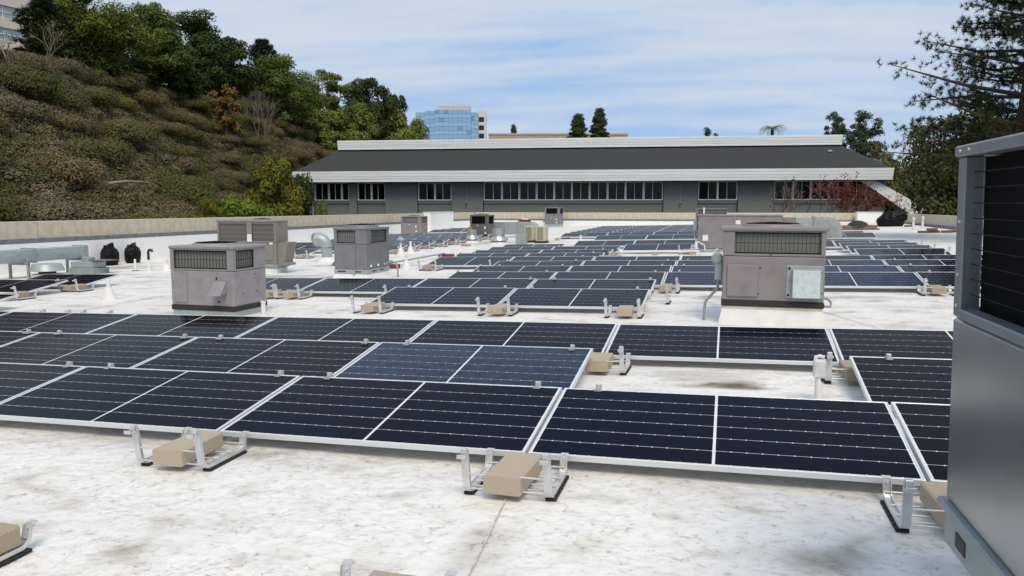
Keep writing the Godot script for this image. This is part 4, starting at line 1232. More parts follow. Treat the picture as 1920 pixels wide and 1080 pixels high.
func bag(x: float, z: float, s: Vector3, sd: int, label: String) -> void:
	var n := FastNoiseLite.new()
	n.seed = sd; n.frequency = 1.7; n.fractal_octaves = 4; n.fractal_type = FastNoiseLite.FRACTAL_RIDGED
	var st := begin()
	st.set_smooth_group(1)
	var pts := []
	var nu := 36
	var nv := 26
	for j in nv + 1:
		var row := []
		var t := float(j) / nv
		for i in nu:
			var a := TAU * i / nu
			var r: float = 0.42 * pow(sin(PI * min(1.0, 0.16 + t * 0.84)), 0.42)
			if t > 0.78: r = lerp(r, 0.16 + 0.05 * sin(a * 5.0 + sd), (t - 0.78) / 0.22)
			var y := t
			var p := Vector3(cos(a) * r, y, sin(a) * r)
			var q: float = n.get_noise_3d(p.x * 1.6, p.y * 1.1, p.z * 1.6)
			p += Vector3(cos(a), 0.0, sin(a)) * q * (0.15 if sd == 17 else 0.06) * (0.4 + t)
			if sd == 17: p.x += 0.3 * t * t; p.z *= 1.0 - 0.35 * t; p.x *= 1.0 - 0.3 * t
			if t > 0.9: p.y += 0.06 * sin(a + sd) + 0.03 * sin(a * 3.0 + 1.0) + 0.015 * sin(a * 7.0)
			row.append(p * s)
		pts.append(row)
	for j in nv:
		for i in nu:
			var k := (i + 1) % nu
			var c := Vector3(0, (j + 0.5) / nv * s.y, 0)
			quad(st, pts[j][i], pts[j][k], pts[j + 1][k], pts[j + 1][i], c)
	for i in nu: tri(st, pts[nv][i], pts[nv][(i + 1) % nu], Vector3(0, s.y * 0.9, 0), Vector3(0, 0, 0))
	var o := part(self, "trash_bag", done(st), M.bag, upright(x, z, 0.0, -0.01))
	meta(o, label, "bag", "black trash bags on the roof")

func creased_side(st: SurfaceTool, z0: float, z1: float, y0: float, y1: float, x: float, out: float) -> void:
	var c := Vector3(x + out, (y0 + y1) * 0.5, (z0 + z1) * 0.5)
	var p := [Vector3(x, y0, z0), Vector3(x, y0, z1), Vector3(x, y1, z1), Vector3(x, y1, z0)]
	for k in 4: tri(st, p[k], p[(k + 1) % 4], c, Vector3(x - out * 20.0, c.y, c.z))

func make_roof_clutter() -> void:
	# ---- galvanised duct on legs by the left wall
	var o := thing("roof_duct", "galvanised rectangular duct on legs along the left parapet", "duct", upright(-17.55, -14.6))
	var y0 := 0.42
	var y1 := 0.74
	part(o, "duct_body", box_mesh(Vector3(-0.22, y0, -2.5), Vector3(0.22, y1, 4.5), 0.01), M.galv)
	for k in 4:
		var za := -2.42 + k * 1.62
		var sd := begin()
		creased_side(sd, za + 0.05, za + 1.57, y0 + 0.02, y1 - 0.02, 0.222, 0.016)
		part(o, "creased_panel", done(sd), M.galv)
		part(o, "flange", box_mesh(Vector3(-0.25, y0 - 0.03, za - 0.03), Vector3(0.25, y1 + 0.03, za + 0.03), 0.006), M.galv_dull)
	for p in [[0.30, -0.5], [0.30, -2.25], [-0.30, -0.5], [-0.30, -2.25], [0.30, 1.6]]:
		part(o, "leg", box_mesh(Vector3(p[0] - 0.03, -0.05, p[1] - 0.03), Vector3(p[0] + 0.03, y0 + 0.08, p[1] + 0.03), 0.006), M.galv_dull)
	for z in [-0.5, -2.25]:
		part(o, "cross_bar", box_mesh(Vector3(-0.33, y0 - 0.07, z - 0.025), Vector3(0.33, y0 - 0.01, z + 0.025), 0.004), M.galv_dull)
	# ---- mushroom fans below it
	o = thing("mushroom_fan", "wide spun-metal mushroom fan under the wall duct", "vent", upright(-16.75, -15.2), "mushroom fans under the duct")
	part(o, "curb", box_mesh(Vector3(-0.26, -0.05, -0.26), Vector3(0.26, 0.12, 0.26), 0.02), M.white_paint)
	part(o, "throat", lathe_mesh([[0.20, 0.12], [0.20, 0.22]], 20), M.black)
	part(o, "hood", lathe_mesh([[0.38, 0.19], [0.40, 0.20], [0.33, 0.36], [0.30, 0.37], [0.0, 0.38]], 24), M.galv)
	o = thing("mushroom_fan", "stepped square galvanised fan between the duct legs", "vent", upright(-16.75, -16.5), "mushroom fans under the duct")
	part(o, "curb", box_mesh(Vector3(-0.42, -0.05, -0.28), Vector3(0.42, 0.17, 0.28), 0.01), M.galv_dull)
	part(o, "housing", box_mesh(Vector3(-0.35, 0.175, -0.25), Vector3(0.35, 0.33, 0.25), 0.01), M.galv)
	part(o, "motor_cover", lathe_mesh([[0.16, 0.33], [0.16, 0.44], [0.12, 0.46], [0.0, 0.46]], 16), M.galv_dull)
	part(o, "mount_plate", box_mesh(Vector3(0.2, 0.36, -0.3), Vector3(0.72, 0.38, 0.2), 0.004), M.dark_grey)
	# ---- bags
	bag(-18.74, -19.3, Vector3(0.60, 0.66, 0.62), 3, "taller pointed black trash bag leaning at the left parapet")
	bag(-18.74, -20.25, Vector3(0.56, 0.63, 0.60), 9, "rounder black trash bag at the left parapet, nearer the gooseneck pipe")
	bag(8.2, -45.0, Vector3(1.7, 0.95, 1.1), 17, "slumped black trash bag in the far right roof corner")
	# ---- vents and pipes
	cone_vent(-11.03, -11.27, 0.38, "white coned vent pipe on the open roof beside the left rows")
	cone_vent(-14.92, -17.32, 0.32, "white coned vent pipe just left of the louvred unit")
	cone_vent(-8.0, -17.86, 0.36, "white coned vent pipe beside the red-ended conduit", false)
	cone_vent(-10.76, -24.4, 0.42, "white coned vent pipe with a bottle-shaped tip, before the far left array")
	cone_vent(-10.72, -23.5, 0.40, "capped galvanised vent pipe before the far left array", true)
	cone_vent(-5.55, -28.6, 0.40, "white coned vent pipe among the far centre panels")
	o = thing("gooseneck_pipe", "dark gooseneck pipe with white base near the trash bags", "pipe", upright(-15.65, -17.48))
	part(o, "base_pipe", lathe_mesh([[0.07, -0.04], [0.055, 0.03], [0.05, 0.30], [0.0, 0.30]], 12), M.white_paint)
	part(o, "gooseneck", tube_mesh([Vector3(0, 0.26, 0), Vector3(0, 0.50, 0), Vector3(0.02, 0.56, 0), Vector3(0.07, 0.58, 0), Vector3(0.12, 0.56, 0), Vector3(0.13, 0.52, 0)], 0.036, 10), mat(0.025, 0.012, 0.012, 0.5))
	o = thing("stub_pipe", "plain white stub pipe left of the gooseneck pipe", "pipe", upright(-15.95, -17.3), "white stub pipes")
	part(o, "pipe", lathe_mesh([[0.06, -0.04], [0.045, 0.02], [0.03, 0.30], [0.028, 0.33], [0.0, 0.33]], 12), M.white_paint)
	part(o, "collar", lathe_mesh([[0.10, -0.02], [0.09, 0.012], [0.05, 0.02]], 12), M.tar)
	o = thing("stub_pipe", "white stub pipe behind the third panel row, right of the front left unit", "pipe", upright(-6.72, -9.75), "white stub pipes")
	part(o, "pipe", lathe_mesh([[0.05, -0.04], [0.035, 0.02], [0.032, 0.19], [0.038, 0.19], [0.038, 0.22], [0.0, 0.22]], 12), M.white_paint)
	part(o, "collar", lathe_mesh([[0.08, -0.02], [0.07, 0.012], [0.04, 0.02]], 12), M.white_paint)
	for p in [[8.0, -38.6, "tall white stub pipe near the loose blocks on the right"], [8.6, -39.6, "white stub pipe by the right parapet, second from the corner"]]:
		o = thing("stub_pipe", p[2], "pipe", upright(p[0], p[1]), "white stub pipes")
		part(o, "pipe", lathe_mesh([[0.07, -0.05], [0.055, 0.02], [0.05, 0.5], [0.065, 0.5], [0.065, 0.62], [0.0, 0.64]], 12), M.white_paint)
		part(o, "collar", lathe_mesh([[0.16, -0.02], [0.14, 0.02], [0.07, 0.04]], 12), M.white_paint)
	# galvanised elbow vent
	o = thing("elbow_vent", "bulky galvanised elbow vent left of the cool grey unit", "vent", upright(-11.85, -20.6))
	part(o, "curb", lathe_mesh([[0.34, -0.06], [0.30, 0.0], [0.20, 0.12], [0.17, 0.14]], 18), M.white_paint)
	part(o, "riser", lathe_mesh([[0.16, 0.10], [0.16, 0.42]], 18), M.galv)
	var el := []
	var rad := []
	for k in 7:
		var a := PI * 0.60 * k / 6.0
		el.append(Vector3(-0.25 + 0.25 * cos(a), 0.42 + 0.25 * sin(a), 0.0))
		rad.append(0.155 + 0.012 * k)
	part(o, "elbow", tube_mesh(el, rad, 14), M.galv)
	part(o, "bird_screen", lathe_mesh([[0.22, 0.0], [0.215, 0.06], [0.0, 0.06]], 14), M.galv_dull, Transform3D(Basis(Vector3.FORWARD, -PI * 0.60), Vector3(-0.34, 0.66, 0)))
	# round turbine stacks
	for p in [[-9.28, -30.05, 0.26, 0.62, "wide galvanised round vent stack in the middle of the roof"], [-10.95, -31.5, 0.20, 0.55, "narrower round vent stack with white skirt, left of the wide one"]]:
		o = thing("round_vent", p[4], "vent", upright(p[0], p[1]), "round vent stacks")
		part(o, "skirt", lathe_mesh([[p[2] * 2.0, -0.08], [p[2] * 1.5, 0.05], [p[2] * 1.0, 0.18]], 20), M.white_paint)
		part(o, "flange", lathe_mesh([[p[2] * 1.55, 0.16], [p[2] * 1.6, 0.18], [p[2] * 1.25, 0.32], [p[2] * 0.98, 0.33]], 24), M.steel_bright)
		part(o, "drum", lathe_mesh([[p[2], 0.32], [p[2], p[3]], [p[2] * 1.04, p[3]], [p[2] * 1.04, p[3] + 0.03], [0.0, p[3] + 0.03]], 24), M.steel_bright)
	# duct elbows
	for p in [[-10.0, -37.2, 1.0, "galvanised duct elbow beside the small dark unit", 0.75], [3.3, -30.9, 1.0, "galvanised duct elbow behind the large right unit", 0.85]]:
		o = thing("duct_elbow", p[3], "duct", upright(p[0], p[1]), "galvanised duct elbows")
		var hgt: float = p[4]
		part(o, "duct_body", box_mesh(Vector3(-2.0, 0.12, -0.4), Vector3(-0.35, hgt, 0.4), 0.01), M.galv)
		var eb := begin()
		var poly := [Vector2(-0.34, 0.02), Vector2(-0.34, hgt + 0.02), Vector2(0.15, hgt + 0.02)]
		for k in 6: poly.append(Vector2(0.15 + 0.5 * sin(PI * 0.5 * (k + 1) / 6.0), hgt - 0.48 + 0.5 * cos(PI * 0.5 * (k + 1) / 6.0)))
		poly.append(Vector2(0.65, 0.02))
		prism(eb, poly, 0.84, Transform3D(Basis.IDENTITY, Vector3(0, 0, -0.42)))
		var e := part(o, "elbow", done(eb), M.galv)
		var fr := begin()
		bx(fr, Vector3(-0.34, hgt * 0.5, 0), Vector3(0.07, hgt + 0.10, 0.94), 0.01)
		part(e, "flange", done(fr), M.galv_dull)
		var ck := begin()
		prism(ck, [Vector2(-0.22, 0.12), Vector2(-0.22, hgt - 0.12), Vector2(0.12, hgt - 0.12), Vector2(0.42, hgt - 0.36), Vector2(0.52, 0.12)], 0.02, Transform3D(Basis.IDENTITY, Vector3(0, 0, 0.424)))
		part(e, "cheek_panel", done(ck), M.galv_dull)
	o = thing("rag_bundle", "small red and white bundle lying on the duct elbow", "bundle", Transform3D(Basis.IDENTITY, roof_pt(-10.05, -37.1, 0.79)))
	var rb := begin()
	for k in 5: bx(rb, Vector3(-0.22 + k * 0.11, 0.03 + 0.02 * (k % 2), 0.05 * (k % 3)), Vector3(0.16, 0.10, 0.22), 0.03, Basis(Vector3.UP, k * 0.7))
	part(o, "red_cloth", done(rb), M.red)
	rb = begin()
	for k in 3: bx(rb, Vector3(-0.1 + k * 0.11, 0.10, 0.04), Vector3(0.12, 0.07, 0.14), 0.025, Basis(Vector3.UP, k * 1.1))
	part(o, "white_cloth", done(rb), M.sticker)
	# condensers
	for p in [[-7.62, -30.7, "beige outdoor condenser with tall grille, right one of the pair"], [-8.3, -31.4, "beige outdoor condenser behind the other, left one of the pair"]]:
		o = thing("condenser", p[2], "air conditioner", upright(p[0], p[1]), "beige condensers")
		part(o, "casing", box_mesh(Vector3(-0.2, 0.08, -0.42), Vector3(0.2, 0.70, 0.16), 0.015), M.beige_metal)
		part(o, "feet", box_mesh(Vector3(-0.24, -0.05, -0.4), Vector3(0.24, 0.078, 0.2), 0.01), M.tar)
		part(o, "grille_backing", box_mesh(Vector3(-0.15, 0.13, 0.158), Vector3(0.12, 0.66, 0.164)), M.beige_grille)
		for k in 4: part(o, "grille_bar", box_mesh(Vector3(-0.14 + k * 0.07, 0.13, 0.165), Vector3(-0.125 + k * 0.07, 0.66, 0.175)), M.beige_metal)
		part(o, "side_grille", box_mesh(Vector3(0.202, 0.14, -0.36), Vector3(0.206, 0.64, 0.1)), M.beige_metal)
	o = thing("electrical_cabinet", "grey-green electrical cabinet before the beige condensers", "cabinet", upright(-8.25, -29.9))
	part(o, "casing", box_mesh(Vector3(-0.22, -0.03, -0.12), Vector3(0.22, 0.40, 0.12), 0.012), M.galv_dull)
	part(o, "door", box_mesh(Vector3(-0.2, 0.02, 0.122), Vector3(0.2, 0.38, 0.132), 0.006), M.galv_dull)
	o = thing("copper_coil", "rust-coloured pipe bundle in front of the small dark unit", "pipe", upright(-12.25, -34.9))
	for k in 3: part(o, "pipe", tube_mesh([Vector3(-0.08 + k * 0.08, -0.03, 0), Vector3(-0.08 + k * 0.08, 0.52, 0), Vector3(-0.06 + k * 0.08, 0.58, -0.1)], 0.04, 8), M.copper)
	# conduit on red blocks beside the cool grey unit
	o = thing("roof_conduit", "grey conduit on red end blocks, right of the cool grey unit", "conduit", on_roof(0, 0))
	part(o, "pipe", tube_mesh([Vector3(-8.6, 0.14, -17.7), Vector3(-8.72, 0.12, -22.4)], 0.025, 8), M.pvc_grey)
	part(o, "support_block", box_mesh(Vector3(-8.85, -0.01, -18.25), Vector3(-8.35, 0.11, -18.05), 0.01), M.red)
	part(o, "support_block", box_mesh(Vector3(-8.95, -0.01, -22.6), Vector3(-8.45, 0.09, -22.4), 0.01), M.red)
	part(o, "whip", tube_mesh([Vector3(-7.68, 0.28, -15.9), Vector3(-7.5, 0.36, -15.9), Vector3(-7.36, 0.32, -15.85), Vector3(-7.3, 0.2, -15.8), Vector3(-7.3, -0.02, -15.8)], 0.022, 8), M.pvc_grey)
	o = thing("roof_conduit", "long white conduit before the row beside the long unit", "conduit", on_roof(0, 0))
	part(o, "pipe", tube_mesh([Vector3(-3.45, 0.10, -22.9), Vector3(-0.9, 0.10, -22.9)], 0.03, 8), M.white_paint)
	for x in [-3.3, -2.2, -1.1]: part(o, "support_block", box_mesh(Vector3(x - 0.08, -0.01, -23.05), Vector3(x + 0.08, 0.069, -22.75), 0.01), M.blocks[0])
	# white junction box on a post in the gap of the second row
	o = thing("junction_post", "white junction box on a post in the gap of the second row", "post", upright(0.64, -6.05))
	part(o, "post", lathe_mesh([[0.04, -0.03], [0.03, 0.0], [0.028, 0.19], [0.0, 0.19]], 14), M.white_paint)
	var jb := part(o, "junction_box", box_mesh(Vector3(-0.045, 0.19, -0.03), Vector3(0.045, 0.33, 0.04), 0.012), worn(mat(0.66, 0.68, 0.68, 0.5), M.blot, 0.4))
	part(jb, "gland", lathe_mesh([[0.018, 0.165], [0.018, 0.19]], 10), M.rubber, Transform3D(Basis.IDENTITY, Vector3(0.02, 0, 0.01)))
	part(jb, "hook_cap", tube_mesh([Vector3(-0.03, 0.32, 0), Vector3(-0.03, 0.345, 0), Vector3(0.0, 0.355, 0), Vector3(0.03, 0.345, 0)], 0.014, 8), M.white_paint)
	# planks and loose blocks in the far right corner
	for k in 9:
		var row := k / 3
		var pl := part(self, "plank", box_mesh(Vector3(-0.85 + rng.randf() * 0.15, 0, -0.09), Vector3(0.75 + rng.randf() * 0.2, 0.075, 0.09), 0.008), M.wood, on_roof(5.9 + (rng.randf() - 0.5) * 0.1, -40.3 - 0.24 * (k % 3), (rng.randf() - 0.5) * 0.06, 0.0 + row * 0.08))
		meta(pl, "weathered plank, %s in the %s layer of the corner stack" % [["front one", "middle one", "rear one"][k % 3], ["bottom", "middle", "top"][row]], "plank", "planks stacked in the far right corner")
	var dark := part(self, "sand_heap", lathe_mesh([[0.5, 0.0], [0.4, 0.11], [0.22, 0.2], [0.0, 0.24]], 14), M.tar, on_roof(5.95, -40.55, 0.0, 0.235))
	meta(dark, "dark rounded heap on top of the corner plank stack", "heap")
	for p in [[7.9, -36.2, 0.0, 1.5, "left block of the loose brown row near the right parapet"], [8.35, -36.3, 0.0, 1.6, "middle block of the loose brown row near the right parapet"], [8.8, -36.2, 0.0, 1.5, "right block of the loose brown row near the right parapet"], [8.25, -36.25, 0.1, 1.55, "block lying on top of the loose brown row"], [9.1, -36.5, 0.0, 1.2, "block at the far end of the loose brown row"], [7.0, -44.4, 0.0, 1.5, "brown block between the planks and the black bag"], [8.9, -44.0, 0.0, 1.4, "brown block right of the black corner bag"]]:
		block(p[0], p[1], p[2], p[3], p[4], 1, "loose brown blocks near the right parapet")
	var n := 0
	for p in [[-18.2, -27.8, 0], [-18.2, -28.6, 0], [-18.2, -29.4, 0], [-18.2, -27.8, 1], [-18.2, -28.6, 1], [-18.2, -29.4, 1]]:
		block(p[0], p[1], p[2] * 0.1, 0.1, "tan block in the %s, %s of three beside the left parapet" % ["lower layer" if p[2] == 0 else "upper layer", ORD[n % 3]], -1, "spare blocks beside the left parapet")
		n += 1
	for p in [[-17.9, -41.0], [-17.3, -41.3], [-18.3, -40.7]]:
		block(p[0], p[1], 0.0, 1.2, "spare tan block left of the small mauve unit, %s one" % ["middle", "right", "left"][[-17.9, -17.3, -18.3].find(p[0])], -1, "spare blocks by the small mauve unit")
	var loose := [[-9.0, -33.6], [-8.3, -33.8], [-7.4, -34.4], [-6.9, -36.2], [-7.1, -37.6], [-7.5, -33.2], [-10.3, -33.0], [-11.6, -29.6], [-11.9, -29.2], [-10.2, -28.6]]
	loose.sort_custom(func(a, b): return a[0] / a[1] > b[0] / b[1])
	for k in loose.size():
		block(loose[k][0], loose[k][1], 0.0, rng.randf() * 2.0, "loose tan block among the round vents, %s from the left" % ORD[k], -1, "loose blocks around the round vents")

# ------------------------------------------------------------------ vegetation
class Leaves:
	var v := PackedVector3Array()
	var n := PackedVector3Array()
	var c := PackedColorArray()
	func leaf(p: Vector3, dir: Vector3, side: Vector3, l: float, w: float, nor: Vector3, color: Color) -> void:
		var a := p
		var b := p + dir * l * 0.5 + side * w * 0.5
		var d := p + dir * l * 0.5 - side * w * 0.5
		var e := p + dir * l
		var order := [a, b, e, a, e, d] if dir.cross(side).dot(nor) > 0.0 else [a, e, b, a, d, e]
		for q in order:
			v.append(q); n.append(nor); c.append(color)
	func spike(p: Vector3, dir: Vector3, side: Vector3, l: float, w: float, nor: Vector3, color: Color) -> void:
		var s1 := side if dir.cross(side).dot(nor) > 0.0 else -side
		for q in [p - s1 * w * 0.5, p + s1 * w * 0.5, p + dir * l]:
			v.append(q); n.append(nor); c.append(color)
	func mesh() -> ArrayMesh:
		var a := []
		a.resize(Mesh.ARRAY_MAX)
		a[Mesh.ARRAY_VERTEX] = v
		a[Mesh.ARRAY_NORMAL] = n
		a[Mesh.ARRAY_COLOR] = c
		var m := ArrayMesh.new()
		m.add_surface_from_arrays(Mesh.PRIMITIVE_TRIANGLES, a)
		return m

func rnd_dir(r: RandomNumberGenerator) -> Vector3:
	var z := r.randf() * 2.0 - 1.0
	var a := r.randf() * TAU
	var s := sqrt(1.0 - z * z)
	return Vector3(s * cos(a), z, s * sin(a))

func leaf_blob(L: Leaves, r: RandomNumberGenerator, c: Vector3, rad: Vector3, count: int, size: float, c1: Color, c2: Color, flat := 0.0, rough := 0.42) -> void:
	var tone := r.randf()
	for i in count:
		var d := rnd_dir(r)
		if d.y < -0.35 and r.randf() < 0.7: d.y = -d.y
		var q := pow(r.randf(), 0.30)
		var p := c + d * rad * q
		var nor := (d + rnd_dir(r) * rough + Vector3(0, 0.25, 0)).normalized()
		var dir := (rnd_dir(r) + Vector3(0, -0.15, 0)).normalized()
		if flat > 0.0: dir = Vector3(dir.x, dir.y * (1.0 - flat), dir.z).normalized()
		dir = (dir - nor * dir.dot(nor) * 0.8).normalized()
		var side := dir.cross(nor).normalized()
		var col2 := c1.lerp(c2, clamp(tone * 0.55 + r.randf() * 0.6, 0, 1))
		var s := size * (0.6 + r.randf() * 0.8)
		L.leaf(p, dir, side, s * 1.3, s * 0.8, nor, col2)

func branch_set(r: RandomNumberGenerator, ends: Array, trunk: Vector3, base_r: float, fork: float) -> ArrayMesh:
	var st := begin()
	var top := Vector3(trunk.x, trunk.y, trunk.z)
	tube(st, [Vector3(0, -0.8, 0), Vector3(top.x * 0.2, top.y * 0.35, top.z * 0.2), top * Vector3(0.6, 0.72, 0.6), top], [base_r * 1.25, base_r, base_r * 0.75, base_r * 0.25], 7)
	for e in ends:
		var f: float = fork * (0.75 + r.randf() * 0.6)
		var from := Vector3(top.x * f * 0.6, top.y * f, top.z * f * 0.6)
		var mid: Vector3 = from.lerp(e, 0.5) + rnd_dir(r) * 0.08 * from.distance_to(e) + Vector3(0, -0.06 * from.distance_to(e), 0)
		tube(st, [from, mid, e], [base_r * 0.42, base_r * 0.26, base_r * 0.06], 5)
	return done(st)

# a crown of many clumps inside an envelope; returns [crown mesh, trunk mesh] for a tree h high, w wide
func broadleaf(sd: int, h: float, w: float, clear: float, clumps: int, leaves: int, size: float, c1: Color, c2: Color, loose := 0.0, peak := 0.0) -> Array:
	var r := RandomNumberGenerator.new()
	r.seed = sd
	var L := Leaves.new()
	var ends := []
	for k in clumps:
		var d := rnd_dir(r)
		var t := pow(r.randf(), 0.45)
		var cy := clear + (h - clear) * 0.5
		var p := Vector3(d.x * w * 0.5 * t, cy + d.y * (h - clear) * 0.5 * t, d.z * w * 0.5 * t) * Vector3(0.86, 1, 0.86)
		if peak > 0.0:
			var u: float = clamp((p.y - clear) / (h - clear), 0, 1)
			p.x *= 1.0 - peak * u; p.z *= 1.0 - peak * u
		var rr := w * (0.10 + r.randf() * 0.09) * (1.0 - loose * 0.35)
		leaf_blob(L, r, p, Vector3(rr, rr * 0.72, rr), leaves, size, c1, c2)
		if k % 3 == 0: ends.append(p)
	return [L.mesh(), branch_set(r, ends, Vector3(w * 0.04, h * 0.8, 0), w * 0.028 + 0.06, 0.42)]

func pine_shape(sd: int, h: float, w: float, clear: float, tiers: int, per: int, tufts: int, needle: float, nw: float, c1: Color, c2: Color, round_top := 0.5) -> Array:
	var r := RandomNumberGenerator.new()
	r.seed = sd
	var L := Leaves.new()
	var st := begin()
	tube(st, [Vector3(0, -0.8, 0), Vector3(0.05 * w, h * 0.45, 0), Vector3(0.0, h * 0.97, 0)], [h * 0.022 + 0.05, h * 0.016 + 0.03, 0.03], 7)
	for t in tiers:
		var u: float = float(t) / float(max(1, tiers - 1))
		var y: float = clear + (h - clear) * u
		var reach: float = w * 0.5 * lerp(1.0, 0.22, pow(u, 1.0 + round_top * 1.6)) * (0.75 + 0.4 * r.randf())
		for b in per:
			var a := TAU * (b + r.randf() * 0.8) / per + t * 1.1
			var len := reach * (0.6 + r.randf() * 0.5)
			var out := Vector3(cos(a), 0, sin(a))
			var p0 := Vector3(0, y, 0)
			var p1 := p0 + out * len * 0.5 + Vector3(0, len * (0.02 + 0.10 * r.randf()), 0)
			var p2 := p0 + out * len + Vector3(0, len * (0.06 + 0.26 * r.randf()), 0)
			tube(st, [p0, p1, p2], [0.016 + len * 0.014, 0.010 + len * 0.009, 0.008], 4)
			for k in tufts:
				var s := 0.28 + 0.75 * r.randf()
				var bp: Vector3 = (p0.lerp(p1, s * 2.0) if s < 0.5 else p1.lerp(p2, min(1.0, s * 2.0 - 1.0))) + rnd_dir(r) * len * 0.08
				var axis := (out * 0.6 + Vector3(0, 0.55, 0) + rnd_dir(r) * 0.7).normalized()
				var tone := r.randf()
				for q in 24:
					var dir := (axis * 0.55 + rnd_dir(r)).normalized()
					var side := dir.cross(rnd_dir(r)).normalized()
					L.spike(bp + dir * needle * 0.05, dir, side, needle * (0.7 + r.randf() * 0.5), nw, (dir + Vector3(0, 0.6, 0) + rnd_dir(r) * 0.3).normalized(), c1.lerp(c2, clamp(tone * 0.5 + r.randf() * 0.5, 0, 1)))
	return [L.mesh(), done(st)]

func shrub_mesh(sd: int, w: float, h: float, count: int, size: float, c1: Color, c2: Color) -> ArrayMesh:
	var r := RandomNumberGenerator.new()
	r.seed = sd
	var L := Leaves.new()
	for k in 9:
		var a := r.randf() * TAU
		var q := sqrt(r.randf()) * 0.36
		var p := Vector3(cos(a) * q * w, h * (0.30 + 0.34 * (1.0 - q * 2.2) * r.randf()), sin(a) * q * w)
		leaf_blob(L, r, p, Vector3(w * 0.24, h * 0.40, w * 0.24), count / 9, size, c1, c2, 0.35, 0.3)
	return L.mesh()

func leaf_mat(trans := 0.35) -> StandardMaterial3D:
	var m := mat(1, 1, 1, 0.75, 0.0, 0.25)
	m.vertex_color_use_as_albedo = true
	m.cull_mode = BaseMaterial3D.CULL_DISABLED
	m.backlight_enabled = true
	m.backlight = Color(trans, trans, trans * 0.7)
	return m

func tree(shape: Array, called: String, label: String, category: String, at: Vector3, leaf: Material, bark: Material, turn := 0.0, s := Vector3.ONE, group := "") -> Node3D:
	var o := thing(called, label, category, Transform3D(Basis(Vector3.UP, turn).scaled(s), at), group)
	part(o, "trunk", shape[1], bark)
	part(o, "crown", shape[0], leaf)
	return o

func sized_tree(shape: Array, h0: float, w0: float, called: String, label: String, category: String, base: Vector3, depth: float, top: float, wide: float, leaf: Material, bark: Material, turn: float, group: String) -> void:
	var hgt: float = EYE.y + (388.0 - top) / 1420.0 * depth - base.y
	var sx := wide / 1420.0 * depth / w0
	tree(shape, called, label, category, base, leaf, bark, turn, Vector3(sx, hgt / h0, sx), group)

func sight(px: float, py: float, depth: float) -> Vector3:      # a surveyed bearing from the camera point, laid out once as a place in the world
	var b := Basis(Vector3.UP, YAW) * Basis(Vector3.RIGHT, PITCH)
	return EYE + b * (Vector3((px - 960.0) / 1420.0, (540.0 - py) / 1420.0, -1.0) * depth)

